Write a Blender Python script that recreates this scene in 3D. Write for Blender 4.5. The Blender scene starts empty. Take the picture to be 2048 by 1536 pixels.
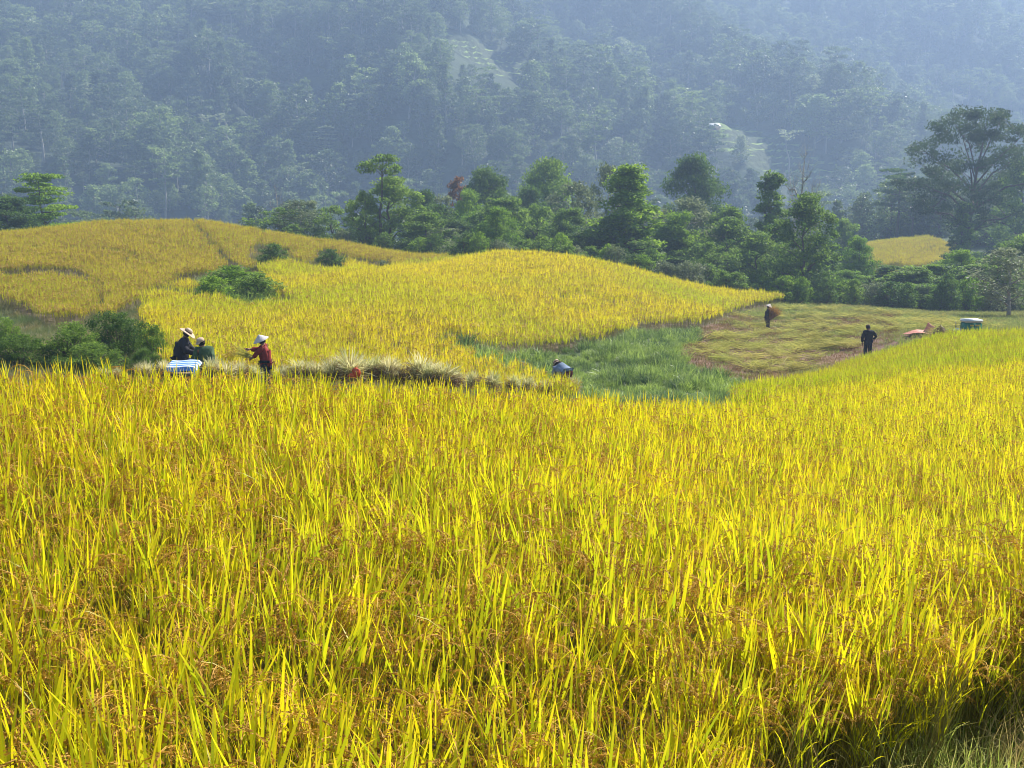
import bpy, math, random
import numpy as np
from mathutils import Vector, Matrix
R = math.radians
sc = bpy.context.scene
COL = sc.collection
rng = np.random.default_rng(7)

# ------------------------------------------------------------------ camera
F = 2400.0                      # focal length in pixels of a 2048 wide picture
PITCH = math.atan(368 / F)
cam = bpy.data.cameras.new('camera'); camo = bpy.data.objects.new('camera', cam); COL.objects.link(camo)
cam.sensor_width = 36; cam.lens = F / 2048 * 36; cam.clip_start = .05; cam.clip_end = 6000
camo.location = (0, 0, 0); camo.rotation_euler = (math.pi / 2 - PITCH, 0, 0)
sc.camera = camo

# ------------------------------------------------------------------ light
SUN_AZ, SUN_EL = R(48), R(44)
w = bpy.data.worlds.new('World'); sc.world = w; w.use_nodes = True
nt = w.node_tree; nt.nodes.clear()
sky = nt.nodes.new('ShaderNodeTexSky'); sky.sky_type = 'NISHITA'; sky.sun_disc = False
sky.sun_elevation = SUN_EL; sky.sun_rotation = SUN_AZ
bg = nt.nodes.new('ShaderNodeBackground'); bg.inputs[1].default_value = .07
ow = nt.nodes.new('ShaderNodeOutputWorld')
nt.links.new(sky.outputs[0], bg.inputs[0]); nt.links.new(bg.outputs[0], ow.inputs[0])
sl = bpy.data.lights.new('sun', 'SUN'); sl.energy = 5.0; sl.angle = R(.5); sl.color = (1, .95, .86)
so = bpy.data.objects.new('sun', sl); COL.objects.link(so)
SD = Vector((math.sin(SUN_AZ) * math.cos(SUN_EL), math.cos(SUN_AZ) * math.cos(SUN_EL), math.sin(SUN_EL)))
so.rotation_euler = SD.to_track_quat('Z', 'Y').to_euler(); so.location = SD * 400
HAZE_D = .00093
sc.view_settings.view_transform = 'Standard'; sc.view_settings.look = 'None'
sc.view_settings.exposure = 1.05; sc.view_settings.gamma = 1
cy = sc.cycles
cy.max_bounces = 5; cy.diffuse_bounces = 2; cy.glossy_bounces = 1; cy.transmission_bounces = 4
cy.volume_bounces = 1; cy.transparent_max_bounces = 4; cy.use_denoising = True
try:
    cy.denoiser = 'OPENIMAGEDENOISE'; cy.denoising_input_passes = 'RGB_ALBEDO_NORMAL'; cy.denoising_prefilter = 'ACCURATE'
except Exception: pass
cy.filter_width = .95; cy.caustics_reflective = False; cy.caustics_refractive = False

# ------------------------------------------------------------------ picture <-> world (layout measuring only)
cp, sp = math.cos(PITCH), math.sin(PITCH)
def at(px, py, d):
    xc = (px - 1024) / F; yc = -(py - 768) / F
    vy = cp + yc * sp; vz = -sp + yc * cp
    return np.array((xc * d / vy, d, vz * d / vy))
def proj(x, y, z):
    f = y * cp - z * sp; u = y * sp + z * cp
    f = np.maximum(f, 1e-3)
    return 1024 + F * x / f, 768 - F * u / f
def inpoly(px, py, poly):
    px = np.asarray(px, float); py = np.asarray(py, float)
    c = np.zeros(px.shape, bool); n = len(poly); j = n - 1
    for i in range(n):
        xi, yi = poly[i]; xj, yj = poly[j]
        if yi != yj:
            c ^= ((yi > py) != (yj > py)) & (px < (xj - xi) * (py - yi) / (yj - yi) + xi)
        j = i
    return c
def dpoly(px, py, pts):
    best = np.full(np.shape(px), 1e9)
    for (ax, ay), (bx, by) in zip(pts[:-1], pts[1:]):
        dx, dy = bx - ax, by - ay
        t = np.clip(((px - ax) * dx + (py - ay) * dy) / (dx * dx + dy * dy), 0, 1)
        best = np.minimum(best, np.hypot(px - ax - t * dx, py - ay - t * dy))
    return best

# ------------------------------------------------------------------ value noise
def vnoise(x, y, seed=0):
    x = np.asarray(x, float); y = np.asarray(y, float)
    xi = np.floor(x).astype(np.int64); yi = np.floor(y).astype(np.int64)
    fx = x - xi; fy = y - yi; fx = fx * fx * (3 - 2 * fx); fy = fy * fy * (3 - 2 * fy)
    def h(a, b):
        n = (a * 374761393 + b * 668265263 + seed * 1442695041) & 0xffffffff
        n = ((n ^ (n >> 13)) * 1274126177) & 0xffffffff
        return ((n ^ (n >> 16)) & 0xffff) / 65535.
    return (h(xi, yi) * (1 - fx) + h(xi + 1, yi) * fx) * (1 - fy) + (h(xi, yi + 1) * (1 - fx) + h(xi + 1, yi + 1) * fx) * fy
def fbm(x, y, o=4, seed=0):
    s = 0; a = .5; f = 1.
    for k in range(o):
        s = s + a * (vnoise(x * f, y * f, seed + k) - .5); a *= .5; f *= 2.03
    return s

# ------------------------------------------------------------------ terrain height
CT = [  # px, py, distance, height of what stands there above the ground
 # near field (canopy)
 (1024,1536,3.1,.9),(0,1536,3.0,.9),(0,1000,5.5,.9),(1024,1000,6.3,.9),(300,745,10,.92),(0,742,9.5,.92),(600,752,10.8,.92),
 (850,775,12.2,.92),(1100,792,13.8,.92),(1300,800,15.5,.92),(1500,800,18.5,.92),(2048,1000,10,.9),(2048,1200,6.3,.9),
 (2048,800,20,.9),(2048,722,29,.9),(1800,748,27,.9),(1620,775,23,.9),(1500,1000,8,.9),(1024,850,9.8,.9),(400,850,7.6,.9),(-500,742,9,.9),(2500,722,30,.9),
 (1800,1500,4.3,0),(2048,1350,5.1,0),(2048,1536,4.0,0),(-600,1400,3.2,.9),
 # green strip on the right
 (2048,656,43,.9),(2500,646,43,.9),(1900,661,46,.9),(1760,700,49,.9),(1640,738,43,.9),(1540,768,35,.9),(1850,700,38,.9),
 # terrace with the threshers
 (362,655,32,1.74),(406,674,31.7,1.5),(527,669,33,1.66),(200,735,29.5,.65),(700,742,30.5,.6),(1000,760,32,.6),(1122,722,38,1.14),(-400,700,30,1.4),
 (700,775,27,.3),(300,770,26,.3),
 # middle rice
 (600,700,36,.9),(850,735,36,.9),(1050,765,37,.9),(900,600,51,.9),(1000,501,86,.9),(1130,508,88,.9),(700,540,69,.9),(350,650,42,.9),(300,590,56,.9),(420,600,55,.9),
 (1500,608,80,.9),(1250,530,88,.9),(1380,570,85,.9),(1300,650,60,.9),(1100,660,52,.9),(950,660,45,.9),(850,545,68,.9),(1150,580,66,.9),
 (600,560,66,.9),(820,531,90,.9),
 # left hill
 (0,462,95,.9),(200,441,102,.9),(400,439,107,.9),(550,462,104,.9),(700,485,103,.9),(920,508,102,.9),(200,600,58,.9),(0,570,62,.9),(100,640,50,.9),
 (450,515,80,.9),(200,520,76,.9),(-500,480,90,.9),(-500,600,55,.9),(650,520,84,.9),
 (480,570,64,.5),(240,640,46,.3),(60,680,38,.5),(300,700,36,.3),
 # grass hollow and cut field
 (1200,690,50,.4),(1000,705,45,.4),(1200,770,40.5,.4),(1480,775,38.5,.4),(1400,735,45,.4),(1300,665,56,.3),
 (1600,700,58,.1),(1500,650,70,.1),(1800,628,82,.1),(1540,606,90,.1),(1900,645,68,.1),(1700,612,92,.1),(1680,680,62,.1),(1738,650,55,1.68),(1540,610,72,1.6),
 (1945,640,53,1.6),(1830,660,58,.3),(2048,640,75,.2),(2500,620,70,0),
 # behind the crests
 (1000,560,118,0),(1250,585,125,0),(600,520,128,0),(300,520,130,0),(0,520,120,0),(-500,520,120,0),(1500,610,112,0),(1750,615,108,0),(2000,620,105,0),(2500,600,105,0),
 (1000,560,170,0),(1400,560,175,0),(300,540,180,0),(-500,540,180,0),
 (1800,486,195,.7),(1900,515,180,.7),(1750,492,192,.7),(1790,530,162,.7),(1780,590,135,0),(1960,512,185,0),(2300,510,190,0),(1930,470,215,0),(2048,465,215,0),
 (1000,560,260,0),(2000,540,270,0),(0,560,260,0),(2600,540,270,0),(-600,560,260,0),
]
def wcoord(x, y):
    r = np.hypot(x, y); a = np.arctan2(x, np.maximum(y, .25 * r) )
    return a * 2.2, np.log(np.maximum(r, 1.5))
cpts = []; cz = []
for px, py, d, off in CT:
    if d < 31 and off >= .9: off -= .14
    p = at(px, py, d); cpts.append((p[0], p[1])); cz.append(p[2] - off)
for x, y, z in [(0,1.2,-1.65),(-1.5,.8,-1.7),(1.5,1.5,-1.7),(.8,3.6,-1.95),(3,3,-1.7),(-3,1.5,-1.9)]:
    cpts.append((x, y)); cz.append(z)
cpts = np.array(cpts); cz = np.array(cz)
U = np.stack(wcoord(cpts[:, 0], cpts[:, 1]), 1)
def phi(r): return -np.sqrt(r * r + .02 ** 2)
NC = len(U); n = NC; A = np.zeros((n + 3, n + 3))
A[:n, :n] = phi(np.linalg.norm(U[:, None] - U[None], axis=2)) - np.eye(n) * .006
A[:n, n] = 1; A[:n, n + 1:] = U; A[n, :n] = 1; A[n + 1:, :n] = U.T
WT = np.linalg.solve(A, np.concatenate([cz, np.zeros(3)]))
def Hnear(x, y):
    x = np.asarray(x, float); y = np.asarray(y, float); sh = x.shape
    a, b = wcoord(x.ravel(), y.ravel()); Q = np.stack([a, b], 1); out = np.empty(len(Q))
    for i in range(0, len(Q), 20000):
        q = Q[i:i + 20000]
        out[i:i + 20000] = phi(np.linalg.norm(q[:, None] - U[None], axis=2)) @ WT[:NC] + WT[NC] + q @ WT[NC + 1:]
    return out.reshape(sh)
TERR = [[(845,60),(930,75),(1030,100),(1065,150),(1000,152),(930,112)], [(1432,244),(1500,258),(1600,285),(1700,350),(1560,362),(1500,322),(1445,292)],
        [(1235,112),(1300,140),(1285,172),(1232,150)], [(1175,296),(1262,318),(1225,352),(1150,335)], [(1260,190),(1380,215),(1420,250),(1300,235)]]
TSTR = [1., 1., .35, .3, .3]
def Hfar(x, y, steps=True):
    x = np.asarray(x, float); y = np.asarray(y, float)
    rg = 20 * fbm(x / 150, y / 150, 5, 3) + 30 * (.5 - np.abs(2 * vnoise((x + .45 * y) / 120, (y - .3 * x) / 330, 9) - 1)) + 20 * (.5 - np.abs(2 * vnoise((x + .6 * y) / 55, (y - .4 * x) / 140, 19) - 1))
    # each shoulder: a face towards the valley, cut on its right by a descending crest
    def mass(p0, p1, slope, drop, back):
        p0 = np.array(p0, float); p1 = np.array(p1, float)
        dv = p1[:2] - p0[:2]; L = np.hypot(*dv); dv = dv / L
        t = (x - p0[0]) * dv[0] + (y - p0[1]) * dv[1]
        s = (x - p0[0]) * dv[1] - (y - p0[1]) * dv[0]
        zc = p0[2] + (p1[2] - p0[2]) * t / L
        front = p0[2] + slope * (y - p0[1])
        return np.minimum(front, zc - drop * s) + rg
    m1 = mass(at(1280, 400, 430), at(750, -10, 700), .42, .55, 0)
    m2 = mass(at(1700, 350, 530), at(1230, -10, 850), .40, .50, 0)
    m3 = mass(at(2150, 330, 640), at(1700, -60, 1000), .38, .45, 0)
    m4 = -26 + .42 * (y - 600) + rg
    k = 10.
    m = np.maximum.reduce([m1, m2, m3, m4])
    h = m + k * np.log(sum(np.exp((q - m) / k) for q in (m1, m2, m3, m4)))
    h = 238 - 20 * np.log1p(np.exp((238 - h) / 20)) if False else np.minimum(h, 215 + .12 * (h - 215))
    h = np.maximum(h, -32 + 3 * fbm(x / 60, y / 60, 3, 5))
    if steps:
        px, py = proj(x, y, h)
        tm = np.zeros(h.shape)
        for P, st_ in zip(TERR, TSTR): tm = np.maximum(tm, inpoly(px, py, P) * st_)
        q = np.floor(h / 3.) * 3.; fr = (h - q) / 3.
        h = np.where(tm > 0, q + 3. * np.clip((fr - .65) / .35, 0, 1), h)
        return h, tm
    return h
def ss(a, b, v):
    t = np.clip((v - a) / (b - a), 0, 1); return t * t * (3 - 2 * t)
def H(x, y):
    x = np.asarray(x, float); y = np.asarray(y, float)
    r = np.hypot(x, y)
    zn = Hnear(x, y)
    t = ss(235, 345, y)
    return zn * (1 - t) + Hfar(x, y, False) * t if np.any(t > 0) else zn
def H1(x, y): return float(H(np.array([x]), np.array([y]))[0])
def hit(px, py, d0, d1, n=500):
    d = np.linspace(d0, d1, n); p = at(px, py, 1.0)
    X = p[0] * d; Z = p[2] * d; h = H(X, d)
    i = np.nonzero(h > Z)[0]
    k = i[0] if len(i) else n - 1
    return X[k], d[k], h[k]

# ------------------------------------------------------------------ materials
def newmat(name):
    m = bpy.data.materials.new(name); m.use_nodes = True; m.node_tree.nodes.clear(); return m, m.node_tree
def N(nt, t, **kw):
    n = nt.nodes.new(t)
    for k, v in kw.items(): setattr(n, k, v)
    return n
def mixc(nt, fac, a, b):
    n = N(nt, 'ShaderNodeMix', data_type='RGBA')
    for s, v in ((n.inputs[0], fac), (n.inputs[6], a), (n.inputs[7], b)):
        if hasattr(v, 'is_output'): nt.links.new(v, s)
        elif isinstance(v, (int, float)): s.default_value = v
        else: s.default_value = (*v, 1)
    return n.outputs[2]
def attr(nt, name):
    a = N(nt, 'ShaderNodeAttribute', attribute_name=name); return a.outputs['Fac']
def noise(nt, scale, detail=3, src='pos'):
    g = N(nt, 'ShaderNodeNewGeometry') if src == 'pos' else N(nt, 'ShaderNodeTexCoord')
    t = N(nt, 'ShaderNodeTexNoise'); t.inputs['Scale'].default_value = scale; t.inputs['Detail'].default_value = detail
    nt.links.new(g.outputs['Position' if src == 'pos' else 'Object'], t.inputs['Vector'])
    return t.outputs['Fac']
def ramp(nt, fac, stops):
    r = N(nt, 'ShaderNodeValToRGB'); nt.links.new(fac, r.inputs[0])
    e = r.color_ramp.elements
    while len(e) < len(stops): e.new(.5)
    for q, (p, c) in zip(e, stops): q.position = p; q.color = (*c, 1)
    return r.outputs[0]
def leafmat(name, dark, light, tipc=None, transl=.5, tscale=1.3, nscale=.25, big=None, rough=.45, spec=.3, rnd=.5):
    """thin leaf: reflects and lets light through; colour varies by clump and by plant"""
    m, nt = newmat(name)
    oi = N(nt, 'ShaderNodeObjectInfo')
    f = N(nt, 'ShaderNodeMath', operation='MULTIPLY_ADD'); nt.links.new(attr(nt, 'var'), f.inputs[0]); f.inputs[1].default_value = 1 - rnd
    g = N(nt, 'ShaderNodeMath', operation='MULTIPLY'); nt.links.new(oi.outputs['Random'], g.inputs[0]); g.inputs[1].default_value = rnd
    nt.links.new(g.outputs[0], f.inputs[2])
    c = mixc(nt, f.outputs[0], dark, light)
    if tipc: c = mixc(nt, attr(nt, 'tip'), c, tipc)
    if big:
        nn = N(nt, 'ShaderNodeMapRange'); nt.links.new(noise(nt, nscale, 2), nn.inputs[0])
        nn.inputs[1].default_value = .4; nn.inputs[2].default_value = .65; nn.inputs[4].default_value = big[1]
        c = mixc(nt, nn.outputs[0], c, big[0])
    p = N(nt, 'ShaderNodeBsdfPrincipled'); nt.links.new(c, p.inputs['Base Color'])
    p.inputs['Roughness'].default_value = rough; p.inputs['Specular IOR Level'].default_value = spec
    t = N(nt, 'ShaderNodeBsdfTranslucent')
    mul = N(nt, 'ShaderNodeVectorMath', operation='SCALE'); nt.links.new(c, mul.inputs[0]); mul.inputs['Scale'].default_value = tscale
    nt.links.new(mul.outputs[0], t.inputs[0])
    mx = N(nt, 'ShaderNodeMixShader'); mx.inputs[0].default_value = transl
    nt.links.new(p.outputs[0], mx.inputs[1]); nt.links.new(t.outputs[0], mx.inputs[2])
    o = N(nt, 'ShaderNodeOutputMaterial'); nt.links.new(mx.outputs[0], o.inputs[0])
    return m
def solid(name, a, b, scale=6, rough=.85, bump=.0, metallic=0, spec=.3, src='obj', detail=4):
    m, nt = newmat(name)
    nf = noise(nt, scale, detail, src)
    c = ramp(nt, nf, [(.3, a), (.7, b)])
    p = N(nt, 'ShaderNodeBsdfPrincipled'); nt.links.new(c, p.inputs['Base Color'])
    p.inputs['Roughness'].default_value = rough; p.inputs['Metallic'].default_value = metallic
    p.inputs['Specular IOR Level'].default_value = spec
    if bump:
        bp = N(nt, 'ShaderNodeBump'); bp.inputs['Strength'].default_value = bump; nt.links.new(nf, bp.inputs['Height'])
        nt.links.new(bp.outputs[0], p.inputs['Normal'])
    o = N(nt, 'ShaderNodeOutputMaterial'); nt.links.new(p.outputs[0], o.inputs[0])
    return m

M = {}
M['blade'] = leafmat('ripe_rice_leaf', (.34,.45,.012), (.86,.73,.010), tipc=(.90,.64,.02), transl=.6, tscale=1.15, nscale=.35, big=((.46,.54,.015), .35), rough=.4, spec=.35)
M['blade_green'] = leafmat('green_rice_leaf', (.24,.36,.010), (.50,.55,.012), tipc=(.60,.60,.02), transl=.55, tscale=1.15, nscale=.15, big=((.60,.52,.012), .5), rough=.4, spec=.35)
M['blade_mid'] = leafmat('yellow_rice_leaf', (.48,.50,.010), (.82,.69,.008), tipc=(.85,.66,.015), transl=.6, tscale=1.15, nscale=.07, big=((.46,.54,.012), .8), rough=.4, spec=.35)
M['blade_hill'] = leafmat('golden_rice_leaf', (.36,.36,.014), (.68,.60,.012), tipc=(.70,.58,.02), transl=.5, tscale=1.05, nscale=.06, big=((.50,.52,.012), .75), rough=.45, spec=.3)
M['grain'] = leafmat('rice_grain', (.26,.12,.016), (.76,.45,.06), transl=.25, tscale=1.1, rough=.6, spec=.25)
M['grain_mid'] = leafmat('rice_grain_far', (.34,.20,.03), (.55,.38,.06), transl=.3, tscale=1.1, rough=.6, spec=.25)
M['stalk'] = leafmat('rice_stalk', (.16,.17,.03), (.30,.25,.06), transl=.25, tscale=1., rough=.6)
M['grass'] = leafmat('green_grass', (.05,.12,.022), (.40,.52,.075), tipc=(.52,.62,.18), transl=.5, tscale=1.3, nscale=.6, big=((.045,.10,.035), .85), rough=.4, spec=.4)
M['grass_dry'] = leafmat('dry_grass', (.10,.13,.03), (.36,.27,.10), tipc=(.42,.33,.16), transl=.35, nscale=.3, big=((.10,.20,.03), .7))
M['grass_field'] = leafmat('field_grass', (.10,.16,.025), (.30,.34,.06), tipc=(.42,.40,.12), transl=.4, nscale=.35, big=((.30,.20,.08), .8), rough=.7, spec=.15)
M['weed'] = leafmat('weed_leaf', (.14,.28,.02), (.46,.56,.08), tipc=(.60,.50,.20), transl=.55, nscale=1.6, big=((.46,.28,.14), .9))
M['straw_fresh'] = leafmat('cut_rice_stalk', (.24,.27,.035), (.66,.64,.16), transl=.4, nscale=.5, big=((.42,.32,.09), .5), rough=.8, spec=.1)
M['straw'] = leafmat('dry_straw', (.36,.32,.12), (.82,.74,.40), tipc=(.88,.82,.54), transl=.45, nscale=1.2, big=((.36,.42,.10), .5))
M['straw_dark'] = leafmat('brown_straw_grain', (.16,.085,.03), (.38,.25,.10), transl=.2)  # darker brown straw and grain heads, tone varies at random
M['bark'] = solid('bark', (.07,.055,.04), (.17,.14,.11), 5, .95, .5)
M['bark_pale'] = solid('pale_bark', (.26,.24,.20), (.42,.40,.35), 3, .9, .3)
M['leaf_mid'] = leafmat('leaf_mid_green', (.042,.10,.015), (.24,.35,.044), transl=.45, tscale=1.6, rough=.6, spec=.2, rnd=.3)
M['leaf_dark'] = leafmat('leaf_dark_green', (.030,.078,.015), (.15,.24,.035), transl=.42, tscale=1.5, rough=.6, spec=.2, rnd=.3)
M['leaf_giant'] = leafmat('leaf_giant_tree', (.020,.045,.014), (.085,.14,.035), transl=.35, tscale=1.4, rough=.6, spec=.2, rnd=.3)
M['leaf_bright'] = leafmat('leaf_bright_green', (.07,.16,.014), (.26,.38,.03), transl=.5, tscale=1.5, rough=.6, spec=.2, rnd=.3)
M['leaf_grey'] = leafmat('leaf_grey_green', (.06,.10,.035), (.27,.31,.14), transl=.4, tscale=1.3, rough=.55, spec=.3, rnd=.3)
M['leaf_orange'] = leafmat('leaf_rust', (.20,.09,.03), (.38,.20,.07), transl=.4, tscale=1.3, rnd=.3)
M['leaf_far'] = leafmat('leaf_mountain', (.024,.05,.016), (.27,.36,.11), transl=.45, tscale=1.5, nscale=.012, big=((.05,.085,.03), .7), rough=.5, spec=.4, rnd=.7)
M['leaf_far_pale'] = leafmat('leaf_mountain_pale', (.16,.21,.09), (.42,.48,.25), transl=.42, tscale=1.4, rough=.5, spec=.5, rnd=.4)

def ground_mat():
    m, nt = newmat('field_soil')
    a = ramp(nt, noise(nt, .35, 6), [(.3, (.085,.060,.032)), (.5, (.15,.11,.055)), (.7, (.13,.14,.04))])
    b = ramp(nt, noise(nt, 6., 6), [(.3, (.10,.07,.04)), (.7, (.24,.18,.10))])
    c = mixc(nt, .45, a, b)
    g = ramp(nt, noise(nt, .5, 6), [(.35, (.035,.06,.018)), (.7, (.08,.12,.03))])
    c = mixc(nt, attr(nt, 'green'), c, g)
    r = ramp(nt, noise(nt, 1.3, 6), [(.35, (.12,.055,.03)), (.7, (.27,.16,.09))])
    c = mixc(nt, attr(nt, 'cut'), c, r)
    p = N(nt, 'ShaderNodeBsdfPrincipled'); nt.links.new(c, p.inputs['Base Color']); p.inputs['Roughness'].default_value = .95
    bp = N(nt, 'ShaderNodeBump'); bp.inputs['Strength'].default_value = .6; bp.inputs['Distance'].default_value = .06
    nt.links.new(noise(nt, 9, 6), bp.inputs['Height']); nt.links.new(bp.outputs[0], p.inputs['Normal'])
    o = N(nt, 'ShaderNodeOutputMaterial'); nt.links.new(p.outputs[0], o.inputs[0]); return m
def mountain_mat():
    m, nt = newmat('mountain_cover')
    a = ramp(nt, noise(nt, .06, 8), [(.35, (.020,.036,.014)), (.7, (.055,.085,.028))])
    t = ramp(nt, noise(nt, .25, 6), [(.3, (.20,.32,.05)), (.7, (.40,.54,.11))])
    gn = N(nt, 'ShaderNodeNewGeometry'); sx = N(nt, 'ShaderNodeSeparateXYZ'); nt.links.new(gn.outputs['True Normal'], sx.inputs[0])
    mr = N(nt, 'ShaderNodeMapRange'); nt.links.new(sx.outputs['Z'], mr.inputs[0]); mr.inputs[1].default_value = .95; mr.inputs[2].default_value = .7
    t = mixc(nt, mr.outputs[0], t, (.05,.07,.025))
    c = mixc(nt, attr(nt, 'terr'), a, t)
    p = N(nt, 'ShaderNodeBsdfPrincipled'); nt.links.new(c, p.inputs['Base Color']); p.inputs['Roughness'].default_value = .95
    bp = N(nt, 'ShaderNodeBump'); bp.inputs['Strength'].default_value = .8; bp.inputs['Distance'].default_value = 1.5
    nt.links.new(noise(nt, .3, 6), bp.inputs['Height']); nt.links.new(bp.outputs[0], p.inputs['Normal'])
    o = N(nt, 'ShaderNodeOutputMaterial'); nt.links.new(p.outputs[0], o.inputs[0]); return m
M['ground'] = ground_mat(); M['mountain'] = mountain_mat()

# ------------------------------------------------------------------ mesh building
class MB:
    def __init__(s): s.v = []; s.q = []; s.n = 0; s.at = {'var': [], 'tip': []}; s.tid = []
    def add(s, v, f, mat=0, var=0., tip=0., tid=0):
        v = np.asarray(v, float).reshape(-1, 3); f = np.asarray(f, int)
        s.v.append(v); s.q.append((f + s.n, mat)); k = len(v); s.n += k
        s.at['var'].append(np.broadcast_to(np.asarray(var, float), (k,))); s.at['tip'].append(np.broadcast_to(np.asarray(tip, float), (k,)))
        s.tid.append(np.full(k, tid))
    def mesh(s, name, mats, smooth=False, extra=None):
        V = np.concatenate(s.v) if s.v else np.zeros((0, 3))
        me = bpy.data.meshes.new(name); me.vertices.add(len(V)); me.vertices.foreach_set('co', V.ravel())
        loops = np.concatenate([f.ravel() for f, _ in s.q]) if s.q else np.zeros(0, int)
        tot = np.concatenate([np.full(len(f), f.shape[1]) for f, _ in s.q]) if s.q else np.zeros(0, int)
        mi = np.concatenate([np.full(len(f), m) for f, m in s.q]) if s.q else np.zeros(0, int)
        me.loops.add(len(loops)); me.loops.foreach_set('vertex_index', loops)
        me.polygons.add(len(tot)); st = np.concatenate([[0], np.cumsum(tot)[:-1]]) if len(tot) else tot
        me.polygons.foreach_set('loop_start', st); me.polygons.foreach_set('loop_total', tot)
        me.polygons.foreach_set('material_index', mi)
        if smooth: me.polygons.foreach_set('use_smooth', np.ones(len(tot), bool))
        for m in mats: me.materials.append(m)
        for k, l in s.at.items():
            a = me.attributes.new(k, 'FLOAT', 'POINT'); a.data.foreach_set('value', np.concatenate(l).astype(np.float32))
        me.update(calc_edges=True); me.validate()
        return me
def link(name, me, parent=None, loc=None, rot=None, scale=None):
    o = bpy.data.objects.new(name, me); COL.objects.link(o)
    if parent: o.parent = parent
    if loc is not None: o.location = tuple(float(c) for c in loc)
    if rot is not None: o.rotation_euler = rot
    if scale is not None: o.scale = scale if hasattr(scale, '__len__') else (scale,) * 3
    return o
def tag(o, label=None, cat=None, group=None, kind=None):
    if label: o['label'] = label
    if cat: o['category'] = cat
    if group: o['group'] = group
    if kind: o['kind'] = kind
    return o
def thing(name, loc, label, cat, rotz=0, scale=None, group=None):
    return tag(link(name, None, None, loc, (0, 0, rotz), scale), label, cat, group)

def tube(path, rad, ns=6, cap=True):
    path = np.asarray(path, float); rad = np.broadcast_to(np.asarray(rad, float), (len(path),))
    T = np.gradient(path, axis=0); T /= np.linalg.norm(T, axis=1)[:, None] + 1e-9
    ref = np.array([0, 0, 1.]) if abs(T[:, 2]).mean() < .8 else np.array([1., 0, 0])
    A_ = np.cross(T, ref); A_ /= np.linalg.norm(A_, axis=1)[:, None] + 1e-9; B_ = np.cross(T, A_)
    a = np.linspace(0, 2 * math.pi, ns, endpoint=False)
    V = path[:, None] + rad[:, None, None] * (np.cos(a)[None, :, None] * A_[:, None] + np.sin(a)[None, :, None] * B_[:, None])
    k = len(path); i = np.arange(k - 1)[:, None] * ns; j = np.arange(ns)[None]; j2 = (j + 1) % ns
    Fq = np.stack([i + j, i + j2, i + ns + j2, i + ns + j], -1).reshape(-1, 4)
    V = V.reshape(-1, 3)
    if cap:
        n0 = len(V); V = np.concatenate([V, path[:1], path[-1:]])
        f2 = np.array([[n0, (q + 1) % ns, q, n0] for q in range(ns)] + [[n0 + 1, (k - 1) * ns + q, (k - 1) * ns + (q + 1) % ns, n0 + 1] for q in range(ns)])
        return V, Fq, f2[:, :3]
    return V, Fq, None
def addtube(mb, path, rad, ns=6, mat=0, var=.5, tip=0.):
    V, q, t = tube(path, rad, ns)
    mb.add(V, q, mat, var, tip)
    if t is not None: mb.q.append((t + mb.n - len(V), mat))
def box(c, s, rz=0):
    c = np.array(c, float); s = np.array(s, float) / 2
    v = np.array([[x, y, z] for z in (-1, 1) for y in (-1, 1) for x in (-1, 1)]) * s
    ca, sa = math.cos(rz), math.sin(rz); v = np.stack([v[:, 0] * ca - v[:, 1] * sa, v[:, 0] * sa + v[:, 1] * ca, v[:, 2]], 1) + c
    return v, np.array([[0,2,3,1],[4,5,7,6],[0,1,5,4],[2,6,7,3],[0,4,6,2],[1,3,7,5]])
def lathe(prof, ns=24, wob=None):
    prof = np.array(prof, float); a = np.linspace(0, 2 * math.pi, ns, endpoint=False)
    V = np.stack([prof[:, 0, None] * np.cos(a), prof[:, 0, None] * np.sin(a), prof[:, 1, None] + 0 * a], -1)
    k = len(prof); i = np.arange(k - 1)[:, None] * ns; j = np.arange(ns)[None]; j2 = (j + 1) % ns
    return V.reshape(-1, 3), np.stack([i + j, i + j2, i + ns + j2, i + ns + j], -1).reshape(-1, 4)

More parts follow.
